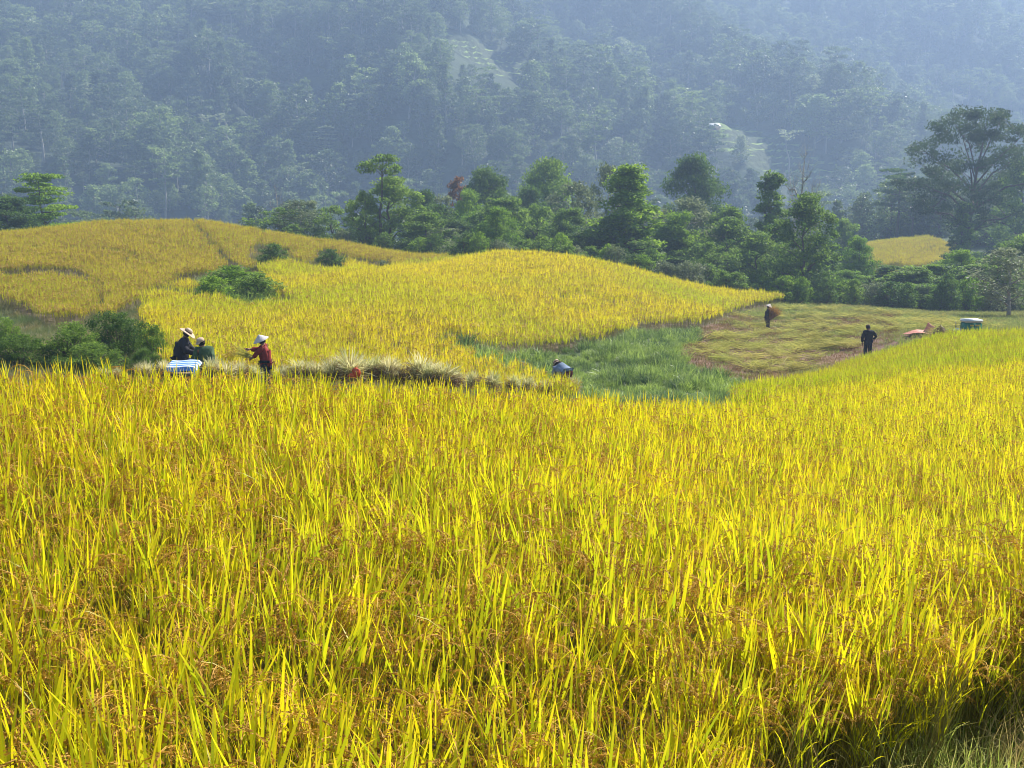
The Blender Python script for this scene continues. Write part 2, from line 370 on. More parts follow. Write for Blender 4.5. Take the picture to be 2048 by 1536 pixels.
def blades(mb, P, az, lean, L, W, droop, seg=5, mat=0, var=None, rg=rng, tipfrom=.6, w0=.5, tid=0, tilt=None, flop=2.):
    """many tapering leaf blades at once: P (n,3)"""
    P = np.asarray(P, float); n = len(P)
    az, lean, L, W, droop = [np.broadcast_to(np.asarray(q, float), (n,)) for q in (az, lean, L, W, droop)]
    t = np.linspace(0, 1, seg + 1)
    th = lean[:, None] + droop[:, None] * t[None] ** flop
    hor = np.stack([np.cos(az), np.sin(az), 0 * az], 1)
    tm = (th[:, 1:] + th[:, :-1]) / 2; ds = (L / seg)[:, None]
    xh = np.concatenate([np.zeros((n, 1)), np.cumsum(np.sin(tm) * ds, 1)], 1)
    zh = np.concatenate([np.zeros((n, 1)), np.cumsum(np.cos(tm) * ds, 1)], 1)
    C = P[:, None] + xh[..., None] * hor[:, None] + zh[..., None] * np.array([0, 0, 1.])
    tw = rg.uniform(-.9, .9, n) if tilt is None else tilt
    perp = np.stack([-np.sin(az), np.cos(az), 0 * az], 1)
    nrm = np.stack([np.cos(th)[..., None] * hor[:, None][..., 0:1], np.cos(th)[..., None] * hor[:, None][..., 1:2], -np.sin(th)[..., None]], -1)[..., 0, :]
    side = np.cos(tw)[:, None, None] * perp[:, None] + np.sin(tw)[:, None, None] * nrm
    wp = np.minimum(1, w0 + t * 3) * np.clip(1 - t, 0, 1) ** .55; wp[-1] = .03
    hw = (W[:, None] / 2 * wp[None])[..., None]
    V = np.stack([C - side * hw, C + side * hw], 2).reshape(n, -1, 3)
    k = 2 * (seg + 1)
    f = np.array([[2 * s, 2 * s + 1, 2 * s + 3, 2 * s + 2] for s in range(seg)])
    Fq = (np.arange(n)[:, None, None] * k + f[None]).reshape(-1, 4)
    if var is None: var = rg.random(n)
    va = np.repeat(np.broadcast_to(var, (n,)), k)
    tp = np.tile(np.repeat(np.clip((t - tipfrom) / (1 - tipfrom + 1e-6), 0, 1), 2), n) * .8
    mb.add(V.reshape(-1, 3), Fq, mat, va, tp, tid)
    return C
def diamonds(mb, C, D, L, W, mat=0, var=.5, rg=rng, tid=0, tip=0.):
    """small leaf or grain shaped faces: centre C, long axis D"""
    n = len(C); D = D / (np.linalg.norm(D, axis=1)[:, None] + 1e-9)
    r = rg.normal(size=(n, 3)); S = np.cross(D, r); S /= np.linalg.norm(S, axis=1)[:, None] + 1e-9
    L = np.broadcast_to(L, (n,))[:, None]; W = np.broadcast_to(W, (n,))[:, None]
    V = np.stack([C - D * L / 2, C + S * W / 2 - D * L * .05, C + D * L / 2, C - S * W / 2 - D * L * .05], 1).reshape(-1, 3)
    mb.add(V, np.arange(4 * n).reshape(-1, 4), mat, np.repeat(np.broadcast_to(var, (n,)), 4), tip, tid)
def leaves(mb, C, size, mat=0, var=.5, rg=rng, up=.6, asp=.55, tid=0):
    """leaf faces, mostly facing up"""
    n = len(C); nm = rg.normal(size=(n, 3)); nm[:, 2] = np.abs(nm[:, 2]) + up; nm /= np.linalg.norm(nm, axis=1)[:, None]
    D = np.cross(nm, rg.normal(size=(n, 3))); D /= np.linalg.norm(D, axis=1)[:, None] + 1e-9; D[:, 2] -= .15
    S = np.cross(nm, D); size = np.broadcast_to(size, (n,))[:, None]
    V = np.stack([C - D * size / 2, C + S * size * asp / 2, C + D * size / 2, C - S * size * asp / 2], 1).reshape(-1, 3)
    mb.add(V, np.arange(4 * n).reshape(-1, 4), mat, np.repeat(np.broadcast_to(var, (n,)), 4), 0, tid)

# ------------------------------------------------------------------ scatter (only for stuff nobody could count)
def scatter_group(nv):
    key = 'scatter_%d' % nv
    if key in bpy.data.node_groups: return bpy.data.node_groups[key]
    g = bpy.data.node_groups.new(key, 'GeometryNodeTree')
    g.interface.new_socket('Geometry', in_out='INPUT', socket_type='NodeSocketGeometry')
    g.interface.new_socket('Geometry', in_out='OUTPUT', socket_type='NodeSocketGeometry')
    gi = g.nodes.new('NodeGroupInput'); go = g.nodes.new('NodeGroupOutput')
    def named(nm, ty):
        a = g.nodes.new('GeometryNodeInputNamedAttribute'); a.data_type = ty; a.inputs['Name'].default_value = nm; return a.outputs['Attribute']
    tid = named('tid', 'INT')
    def sep(k):
        c = g.nodes.new('FunctionNodeCompare'); c.data_type = 'INT'; c.operation = 'EQUAL'
        si = [s for s in c.inputs if s.type == 'INT' and s.enabled] or [s for s in c.inputs if s.type == 'INT']
        g.links.new(tid, si[0]); si[1].default_value = k
        s = g.nodes.new('GeometryNodeSeparateGeometry'); s.domain = 'POINT'
        g.links.new(gi.outputs[0], s.inputs[0]); g.links.new(c.outputs[0], s.inputs['Selection']); return s.outputs[0]
    jn = g.nodes.new('GeometryNodeJoinGeometry')
    for k in range(nv):
        ti = g.nodes.new('GeometryNodeGeometryToInstance'); g.links.new(sep(k), ti.inputs[0]); g.links.new(ti.outputs[0], jn.inputs[0])
    ip = g.nodes.new('GeometryNodeInstanceOnPoints'); ip.inputs['Pick Instance'].default_value = True
    g.links.new(sep(-1), ip.inputs['Points']); g.links.new(jn.outputs[0], ip.inputs['Instance'])
    g.links.new(named('vid', 'INT'), ip.inputs['Instance Index'])
    er = g.nodes.new('FunctionNodeEulerToRotation'); g.links.new(named('rot', 'FLOAT_VECTOR'), er.inputs[0])
    g.links.new(er.outputs[0], ip.inputs['Rotation']); g.links.new(named('scl', 'FLOAT_VECTOR'), ip.inputs['Scale'])
    g.links.new(ip.outputs[0], go.inputs[0]); return g
def scatter(name, templates, mats, P, rot, scl, label, cat):
    """templates: list of MB; P (n,3); one object"""
    mb = MB(); n = len(P); nv = len(templates)
    for k, t in enumerate(templates):
        for v, va, tp in zip(t.v, t.at['var'], t.at['tip']):
            mb.v.append(v); mb.at['var'].append(va); mb.at['tip'].append(tp); mb.tid.append(np.full(len(v), k))
        for f, m in t.q: mb.q.append((f + mb.n, m))
        mb.n += t.n
    mb.v.append(np.asarray(P, float)); mb.at['var'].append(np.zeros(n)); mb.at['tip'].append(np.zeros(n)); mb.tid.append(np.full(n, -1))
    base = mb.n; tot = base + n
    me = mb.mesh(name, mats)
    a = me.attributes.new('tid', 'INT', 'POINT'); a.data.foreach_set('value', np.concatenate(mb.tid).astype(np.int32))
    vid = np.zeros(tot, np.int32); vid[base:] = rng.integers(0, nv, n)
    a = me.attributes.new('vid', 'INT', 'POINT'); a.data.foreach_set('value', vid)
    rr = np.zeros((tot, 3), np.float32); rr[base:] = rot
    a = me.attributes.new('rot', 'FLOAT_VECTOR', 'POINT'); a.data.foreach_set('vector', rr.ravel())
    ssc = np.ones((tot, 3), np.float32); s_ = np.asarray(scl, float); ssc[base:] = s_ if s_.ndim == 2 else s_[:, None]
    a = me.attributes.new('scl', 'FLOAT_VECTOR', 'POINT'); a.data.foreach_set('vector', ssc.ravel())
    o = link(name, me); md = o.modifiers.new('scatter', 'NODES'); md.node_group = scatter_group(nv)
    return tag(o, label, cat, kind='stuff')
def jgrid(x0, x1, y0, y1, s, j=.45, rg=rng):
    X, Y = np.meshgrid(np.arange(x0, x1, s), np.arange(y0, y1, s)); X = X.ravel() + rg.uniform(-j, j, X.size) * s; Y = Y.ravel() + rg.uniform(-j, j, Y.size) * s
    return X, Y
def rrot(n, tilt=.1, rg=rng):
    return np.stack([rg.normal(0, tilt, n), rg.normal(0, tilt, n), rg.uniform(0, 6.283, n)], 1)

# ================================================================== SETTING
def edgeA(px): return np.interp(px, [-900,0,300,600,850,1100,1300,1500,1620,1800,2048,2500,3500], [9.2,9.6,10.1,10.9,12.3,13.9,15.6,18.6,23,27,29,30.5,32])
def edgeB(px): return np.interp(px, [1480,1540,1640,1760,1900,2048,2500,3500], [30,35.5,43.5,49.5,46.5,43.5,43.5,44])
def bund(x): return np.interp(x, [-12,-3,-.5,.2,.6,.79,2.29,4.5,9], [.2,1.0,1.9,2.45,3.1,3.35,4.3,5.3,6.8])     # near edge of the near field
POLY = {
 'weed': [[(0,598),(130,648),(210,640),(290,598),(286,640),(300,690),(345,722),(330,745),(-900,745),(-900,598)],
          [(375,560),(470,528),(505,545),(525,572),(580,600),(480,607),(400,592)],
          [(508,500),(556,488),(580,520),(522,546),(505,530)], [(628,530),(650,500),(690,512),(697,544),(640,547)], [(745,530),(785,522),(775,548)], [(808,520),(825,512),(822,530)]],
 'grass': [[(385,560),(470,530),(512,556),(560,592),(578,602),(480,607),(405,592)], [(872,658),(960,688),(1050,692),(1150,684),(1250,660),(1330,642),(1400,652),(1350,690),(1400,718),(1530,745),(1535,775),(1480,800),(1150,800),(1100,762),(980,722),(905,702)]],
 'cut': [[(1400,652),(1440,628),(1520,604),(1560,598),(1700,600),(1900,622),(1990,640),(3500,640),(3500,665),(1990,668),(1760,712),(1540,775),(1500,742),(1400,718),(1350,690)]],
}
EHILL = [(-4000,380),(380,380),(935,480),(935,520),(822,520),(782,546),(700,532),(640,546),(560,520),(520,546),(470,530),(380,560),(300,580),(290,600),(200,642),(100,642),(0,600),(-4000,600)]
BANKS = [[(380,440),(425,490),(458,525),(450,545),(380,560),(300,580),(295,595)], [(520,465),(522,490),(500,520),(532,572)],
         [(0,548),(100,542),(175,556),(202,580),(200,612),(165,636)], [(550,490),(585,520),(630,532),(650,502)], [(690,512),(750,535),(770,547),(780,522)],
         [(0,600),(100,642),(200,640),(290,598),(300,580)], [(300,582),(400,590),(480,604),(578,602)]]
THIN = [[(60,505),(180,500),(270,515),(350,540)], [(560,468),(640,490),(660,500)], [(1200,700),(1201,701)], [(200,455),(330,470),(400,500)],
        [(880,640),(980,610),(1100,600),(1210,610)], [(1040,560),(1140,590),(1220,605),(1330,610)]]
def cover(x, y, z):
    """0 none, 1 near rice, 2 green rice, 3 mid rice, 4 hill rice, 5 grass, 6 weeds, 7 cut field"""
    px, py = proj(x, y, z + .45); c = np.zeros(x.shape, int)
    pxc = np.clip(px, -600, 2500)
    wob = 34 * fbm(x / 2.5, y / 2.5, 3, 91); px0, py0 = px, py; px = px + np.where(y > 34, wob, 0); py = py + np.where(y > 34, 20 * fbm(x / 2.5, y / 3., 3, 92), 0)
    mid = (y > 33) & (y < 116); c[mid] = 3
    c[mid & inpoly(px, py, EHILL)] = 4
    c[mid & (px < 1010) & (y > 96)] = 4
    pb = np.full(x.shape, 1e9)
    for b in BANKS: pb = np.minimum(pb, dpoly(px, py, b))
    c[mid & (pb < 7.5)] = 6
    for b in THIN: c[mid & (dpoly(px, py, b) < 1.6)] = 6
    for P in POLY['weed']: c[mid & inpoly(px, py, P)] = 6
    for P in POLY['grass']: c[mid & inpoly(px, py, P)] = 5
    for P in POLY['cut']: c[mid & (y < 104) & inpoly(px, py, P)] = 7
    c[mid & (px > 1560) & (y < 104) & (c == 3)] = 7
    c[(y > 99) & (px > 1010)] = 6
    c[(y <= 33) & (y > edgeA(pxc))] = 6
    px, py = px0, py0
    B = (y > edgeA(pxc)) & (y < edgeB(pxc)) & (px > 1480); c[B] = 2
    Ar = (y <= edgeA(pxc)) & (y > bund(x)); c[Ar] = 1
    c[(y <= bund(x)) & (y > -2)] = 8
    kn = inpoly(*proj(x, y, z), [(1735,470),(1800,462),(1920,505),(1870,540),(1790,575),(1740,560)]) & (y > 150) & (y < 215); c[kn] = 9
    return c

def polar_sheet(name, az0, az1, naz, rs, hf, mat, attrs):
    az = np.linspace(az0, az1, naz); Rr, Az = np.meshgrid(rs, az, indexing='ij')
    X = Rr * np.sin(Az); Y = Rr * np.cos(Az); Z, at_ = hf(X, Y)
    mb = MB(); k = naz; i = np.arange(len(rs) - 1)[:, None] * k; j = np.arange(k - 1)[None]
    mb.add(np.stack([X, Y, Z], -1).reshape(-1, 3), np.stack([i + j, i + k + j, i + k + j + 1, i + j + 1], -1).reshape(-1, 4))
    me = mb.mesh(name, [mat], True)
    for nm, v in at_.items():
        a = me.attributes.new(nm, 'FLOAT', 'POINT'); a.data.foreach_set('value', v.ravel().astype(np.float32))
    return tag(link(name, me), kind='structure')
def gh(X, Y):
    Z = H(X, Y); c = cover(X, Y, Z)
    nz = .05 * fbm(X / .8, Y / .8, 3, 21)
    return Z + nz, {'green': ((c == 5) | (c == 6) | (c == 8) | (Y > 116)) * 1., 'cut': (c == 7) * 1.}
rs = np.concatenate([[.0], np.geomspace(.6, 346, 420)])
polar_sheet('ground', -math.pi, math.pi, 900, rs, gh, M['ground'], None)
def mh(X, Y):
    h, t = Hfar(X, Y); tt = ss(235, 345, Y); return Hnear(X, Y) * (1 - tt) + h * tt, {'terr': t}
rs = np.concatenate([np.arange(345, 760, 2.0), np.geomspace(762, 1700, 90)])
az = R(62)
def mountain():
    naz = 860
    return polar_sheet('mountain', -az, az, naz, rs, mh, M['mountain'], None)
mountain()
def vh(X, Y):
    return H(np.clip(X, -400, 400), np.minimum(Y, 200)) * 0 - 30 , {}
# the valley floor carries on behind and beside the viewer
me = MB(); me.add([[-1600,-150,-34],[1600,-150,-34],[1600,1800,-34],[-1600,1800,-34]], [[0,1,2,3]])
tag(link('valley_floor', me.mesh('valley_floor', [M['mountain']])), kind='structure')

# ------------------------------------------------------------------ rice
def rice_clump(rg, lod=0, mats=(0, 1, 2), h=.9):
    """a rice hill: erect flag leaves over drooping brown panicles"""
    mb = MB(); nt_ = {0: 15, 1: 12}[lod]
    base = np.stack([rg.normal(0, .022, nt_), rg.normal(0, .022, nt_), np.zeros(nt_)], 1); az = rg.uniform(0, 6.283, nt_)
    out = rg.uniform(.02, .22, nt_); sh = rg.uniform(.60, .74, nt_) * h / .9
    top = base + np.stack([np.cos(az) * out * sh, np.sin(az) * out * sh, sh], 1)
    for b, t in zip(base, top):
        m = (b + t) / 2 + rg.normal(0, .01, 3); s = rg.normal(size=3); s[2] = 0; s = s / np.linalg.norm(s) * .0028
        v = np.array([b - s, b + s, m - s, m + s, t - s * .7, t + s * .7]); mb.add(v, [[0,1,3,2],[2,3,5,4]], mats[2], rg.random())
    # flag leaves
    k = rg.random(nt_) < .97
    P = top[k] - np.array([0, 0, .05]); n = len(P)
    blades(mb, P, az[k] + rg.normal(0, .8, n), rg.uniform(.02, .55, n), rg.uniform(.15, .31, n), rg.uniform(.0115, .0185, n), rg.uniform(-.1, .25, n), 5 if lod == 0 else 3, mats[0], rg=rg)
    # lower leaves
    n = 13 if lod == 0 else 7
    i = rg.integers(0, nt_, n); f = rg.uniform(.35, .85, n)[:, None]
    P = base[i] * (1 - f) + top[i] * f
    blades(mb, P, rg.uniform(0, 6.283, n), rg.uniform(.15, .6, n), rg.uniform(.26, .42, n), rg.uniform(.008, .012, n), rg.uniform(.3, 1.3, n), 5 if lod == 0 else 3, mats[0], var=rg.uniform(0, .7, n), rg=rg)
    # panicles
    n = 12 if lod == 0 else 6
    i = rg.integers(0, nt_, n); P = top[i] + np.array([0, 0, 1.]) * rg.uniform(-.12, .03, n)[:, None]
    C = blades(mb, P, rg.uniform(0, 6.283, n), rg.uniform(.05, .35, n), rg.uniform(.19, .27, n), .005, rg.uniform(1.6, 2.7, n), 6, mats[1], var=.9, rg=rg, flop=1.3)
    if lod == 0:
        for c in C:
            for rep in range(3 if rg.random() < .5 else 2):
                off = rg.normal(0, .008, 3); off[2] = -abs(off[2]) * 1.4
                q = np.linspace(.22, 1, 19) * 6; a = np.floor(q).astype(int).clip(0, 5); fr = (q - a)[:, None]
                X = c[a] * (1 - fr) + c[a + 1] * fr; D = c[a + 1] - c[a]; D = D / np.linalg.norm(D, axis=1)[:, None]
                X = X + off * np.linspace(.3, 1.3, 19)[:, None] + rg.normal(0, .0022, X.shape)
                D = D + rg.normal(0, .22, D.shape) + np.array([0, 0, -.25])
                diamonds(mb, X, D, rg.uniform(.012, .017, 19), rg.uniform(.0045, .0065, 19), mats[1], var=rg.random(19), rg=rg)
    else:
        for c in C:
            X = c[2:] + rg.normal(0, .006, c[2:].shape); D = np.gradient(c, axis=0)[2:] + np.array([0, 0, -.01])
            diamonds(mb, X, D, .045, .013, mats[1], var=rg.random(len(X)), rg=rg)
    return mb
def merge(dst, src, off, rz, s):
    ca, sa = math.cos(rz) * s, math.sin(rz) * s
    for v, va, tp in zip(src.v, src.at['var'], src.at['tip']):
        dst.v.append(np.stack([v[:, 0] * ca - v[:, 1] * sa + off[0], v[:, 0] * sa + v[:, 1] * ca + off[1], v[:, 2] * s + off[2]], 1)); dst.at['var'].append(va); dst.at['tip'].append(tp); dst.tid.append(np.zeros(len(v)))
    for f, m in src.q: dst.q.append((f + dst.n, m))
    dst.n += src.n
def far_patch(rg, size=.8, gap=.266, nl=11, np_=6):
    """a square of simplified rice hills for fields 35 m away and more"""
    mb = MB(); g = np.arange(-size / 2 + gap / 2, size / 2, gap)
    for x in g:
        for y in g:
            cx, cy = x + rg.normal(0, .05), y + rg.normal(0, .05); n = nl; hh = rg.uniform(.82, 1.15)
            a = rg.uniform(0, 6.283, n); P = np.stack([cx + np.cos(a) * .05, cy + np.sin(a) * .05, rg.uniform(.35, .62, n) * hh], 1)
            blades(mb, P, a, rg.uniform(.0, .30, n), rg.uniform(.30, .42, n) * hh, rg.uniform(.020, .032, n), rg.uniform(0, .4, n), 2, 0, rg=rg)
            n = np_; a = rg.uniform(0, 6.283, n); P = np.stack([cx + np.cos(a) * .05, cy + np.sin(a) * .05, rg.uniform(.60, .70, n) * hh], 1)
            blades(mb, P, a, rg.uniform(.3, .7, n), rg.uniform(.20, .26, n), rg.uniform(.025, .035, n), rg.uniform(1.4, 2.2, n), 3, 1, rg=rg, flop=1.2)
            n = 4; a = rg.uniform(0, 6.283, n); P = np.stack([cx + np.cos(a) * .03, cy + np.sin(a) * .03, 0 * a], 1)
            blades(mb, P, a, .1, .6, .02, .0, 1, 2, rg=rg)
    return mb
def leanrot(x, y):
    # the crop leans together in patches: turn about the vertical, then tip towards a shared direction
    n = len(x); a = 2.2 * fbm(x / 1.5, y / 1.5, 2, 71); b = -.1 + 1.5 * fbm(x / 2.1, y / 2.1, 2, 72); out = np.zeros((n, 3))
    for i in range(n):
        m = Matrix.Rotation(.2 * a[i] + rng.normal(0, .07), 3, 'Y') @ Matrix.Rotation(.2 * b[i] + rng.normal(0, .07), 3, 'X') @ Matrix.Rotation(rng.uniform(0, 6.283), 3, 'Z')
        out[i] = m.to_euler()[:]
    return out
rg1 = np.random.default_rng(11)
near_t = [rice_clump(rg1, 0) for _ in range(8)]
mid_t = [rice_clump(rg1, 1) for _ in range(6)]
far_t = [far_patch(rg1, nl=10, np_=7) for _ in range(6)]; hill_t = [far_patch(rg1, nl=8, np_=11) for _ in range(6)]
def inview(x, y, m=.10): return (np.abs(x) < y * (.43 + m) + 1.2)
X, Y = jgrid(-24, 30, .3, 50, .172); k = inview(X, Y, .14); X, Y = X[k], Y[k]
ex = rng.uniform(.3, 4.5, 260); X = np.concatenate([X, ex]); Y = np.concatenate([Y, bund(ex) + rng.uniform(.02, .6, 260)])
Z = H(X, Y); c = cover(X, Y, Z)
gap = (fbm(X / 1.1, Y / 1.1, 2, 33) > -.30)
k = (c == 1) & (Y < 13) & gap; n = k.sum()
hs = (1 + .16 * fbm(X / 1.6, Y / 1.6, 2, 41)) * (1 - (.22 + .35 * rng.random(X.size)) * np.clip(1 - (Y - bund(X)) / 1.3, 0, 1) * (X > .2))
scatter('rice_plants', near_t, [M['blade'], M['grain'], M['stalk']], np.stack([X, Y, Z], 1)[k], leanrot(X[k], Y[k]), (rng.uniform(.80, 1.0, n) * hs[k]),
        'ripe yellow rice with drooping brown grain heads filling the foreground', 'rice')
k = (c == 1) & (Y >= 13) & gap; n = k.sum()
scatter('rice_plants', mid_t, [M['blade'], M['grain'], M['stalk']], np.stack([X, Y, Z], 1)[k], rrot(n, .08), (rng.uniform(.80, 1.0, n) * hs[k]),
        'ripe yellow rice on the right slope beyond the foreground', 'rice')
k = (c == 2); n = k.sum()
scatter('rice_plants', mid_t, [M['blade_green'], M['grain_mid'], M['stalk']], np.stack([X, Y, Z], 1)[k], rrot(n, .08), (rng.uniform(.88, 1.1, n) * hs[k]),
        'greener uncut rice strip below the tractor on the right', 'rice')
X, Y = jgrid(-75, 80, 33, 117, .72, .3); k = inview(X, Y, .12); X, Y = X[k], Y[k]; Z = H(X, Y); c = cover(X, Y, Z)
hs = 1 + .2 * fbm(X / 5, Y / 5, 3, 43)
for code, mt, lb in ((3, 'blade_mid', 'bright yellow rice covering the rounded field behind the workers'), (4, 'blade_hill', 'golden brown rice covering the terraced hill on the left')):
    k = c == code; n = k.sum()
    scatter('rice_plants', far_t if code == 3 else hill_t, [M[mt], M['grain_mid'], M['stalk']], np.stack([X, Y, Z], 1)[k], rrot(n, .06), (rng.uniform(.9, 1.1, n) * hs[k]), lb, 'rice')
X, Y = jgrid(35, 90, 148, 218, 1.0, .3); Z = H(X, Y); k = cover(X, Y, Z) == 9; n = k.sum()
scatter('rice_plants', far_t, [M['blade_hill'], M['grain_mid'], M['stalk']], np.stack([X, Y, Z], 1)[k], rrot(n, .06), rng.uniform(1.1, 1.4, n),
        'hazy yellow rice knoll framed by trees on the right', 'rice')

# ------------------------------------------------------------------ grass, weeds, stubble, swathes
def tuft(rg, n, rad, L, W, lean, droop, mat=0, seg=3):
    mb = MB(); a = rg.uniform(0, 6.283, n); r = rad * np.sqrt(rg.random(n)); P = np.stack([r * np.cos(a), r * np.sin(a), 0 * a], 1)
    blades(mb, P, rg.uniform(0, 6.283, n), rg.uniform(0, lean, n), rg.uniform(L * .5, L, n), rg.uniform(W * .6, W, n), rg.uniform(0, droop, n), seg, mat, rg=rg); return mb
X, Y = jgrid(-60, 75, 11, 117, .5, .45); k = inview(X, Y, .12); X, Y = X[k], Y[k]; Z = H(X, Y); c = cover(X, Y, Z)
gt = [tuft(rg1, 130, .30, .5, .024, .9, 1.5) for _ in range(6)]
k = (c == 5); n = k.sum()
scatter('grass', gt, [M['grass']], np.stack([X, Y, Z], 1)[k], rrot(n, .12), rng.uniform(.55, 1.3, n) * np.clip(1 + 2.6 * fbm(X / 2.2, Y / 2.2, 3, 4)[k], .3, 2.2),
        'lush green grass in the hollow between rice and cut field', 'grass')
k = (c == 6) & (Y < 118); n = k.sum()
scatter('bank_weeds', [tuft(rg1, 90, .4, .5, .02, .8, 1.2) for _ in range(4)], [M['grass_dry']], np.stack([X, Y, Z], 1)[k], rrot(n, .15), rng.uniform(.45, 1.0, n),
        'rough dry grass and weeds on the terrace banks', 'weeds')
qx, qy = proj(X, Y, Z); bare = inpoly(qx, qy, [(1440,700),(1560,690),(1640,700),(1600,735),(1520,745)])
soft = (c == 7) & ((qy < 634 + 6 * np.sin(qx / 60)) | (qx > 1800) | (rng.random(X.size) < .22)) & ~bare
M['grass_soft'] = leafmat('short_green_grass', (.11,.18,.03), (.36,.44,.09), tipc=(.46,.48,.16), transl=.4, nscale=.4, big=((.30,.24,.09), .6), rough=.7, spec=.15)
k = soft; n = k.sum()
scatter('field_grass', [tuft(rg1, 110, .42, .22, .018, .9, 1.2) for _ in range(4)], [M['grass_soft']], np.stack([X, Y, Z], 1)[k], rrot(n, .1), rng.uniform(.5, 1.5, n),
        'short green grass on the far side of the harvested field', 'grass')
k = (c == 7) & ~soft & np.where(bare, rng.random(X.size) < .3, True); n = k.sum()
M['stubble'] = leafmat('rice_stubble', (.10,.08,.03), (.32,.26,.08), tipc=(.42,.32,.12), transl=.3, nscale=.5, big=((.20,.11,.05), .8), rough=.8, spec=.1)
scatter('stubble', [tuft(rg1, 60, .42, .16, .02, .5, .5) for _ in range(4)], [M['stubble']], np.stack([X, Y, Z], 1)[k], rrot(n, .1), rng.uniform(.6, 1.4, n),
        'short brown stubble between the swathes of cut rice', 'stubble')
def lying(rg, n=60, L=.75):
    mb = MB(); P = np.stack([rg.uniform(-.3, .3, n), rg.normal(0, .14, n), np.abs(rg.normal(.16, .08, n))], 1)
    az = rg.normal(0, .35, n) + (rg.random(n) < .25) * math.pi
    blades(mb, P, az, rg.uniform(1.2, 1.55, n), rg.uniform(L * .5, L, n), rg.uniform(.018, .034, n), rg.uniform(-.1, .4, n), 3, 0, rg=rg); return mb
SW = []
for py0, sl_, amp, x0, x1 in [(622,.035,3,1560,1900),(634,.03,3,1480,1930),(645,.02,2,1580,1900),(661,-.005,4,1480,1900),(672,-.02,4,1430,1760),(683,-.03,3,1420,1740),
                              (697,-.02,4,1410,1720),(712,-.05,4,1400,1700),(722,-.09,4,1440,1720),(735,-.09,4,1500,1640),(745,-.06,3,1520,1620),(652,.01,3,1800,2000)]:
    for px in np.arange(x0, x1, 7):
        py = py0 + sl_ * (px - x0) + amp * math.sin(px / 70 + py0) + rng.normal(0, 1.4)
        x, y, z = at(px, py, 1); ds = np.linspace(40, 105, 400); zz = H(x * ds, ds); i = np.nonzero(zz > z * ds)[0]
        if len(i): SW.append((x * ds[i[0]], ds[i[0]], zz[i[0]] + .02))
SW = np.array(SW); SW = SW[rng.random(len(SW)) < .62]; n = len(SW);  
SW = SW + rng.normal(0, .14, (n, 3)) * [1, 1, .1]
rr = rrot(n, .05); rr[:, 2] = rng.normal(0, .5, n) + (rng.random(n) < .5) * math.pi
scatter('cut_rice', [lying(rg1) for _ in range(5)], [M['straw_fresh']], SW, rr, rng.uniform(.45, 1.25, n), 'swathes of cut rice stalks laid in rows on the harvested field', 'straw')
# weedy bund in the lower right corner
X, Y = jgrid(-6, 8, .4, 8, .085); Z = H(X, Y); c = cover(X, Y, Z); k = (c == 8) | ((Y > bund(X)) & (Y < bund(X) + .7) & (X > .4) & (rng.random(X.size) < .8)); n = k.sum()
tall = 1 + .35 * ((Y > bund(X) - .35)[k]) * rng.random(n)
scatter('bund_weeds', [tuft(rg1, 44, .1, .26, .0045, 1.5, 2.0, seg=4) for _ in range(5)] + [tuft(rg1, 12, .06, .28, .007, .9, 1.2, seg=4)], [M['weed']], np.stack([X, Y, Z], 1)[k], rrot(n, .2),
        rng.uniform(.5, 1.2, n) * tall, 'tangled green and straw coloured weeds on the bund in the lower right corner', 'weeds')

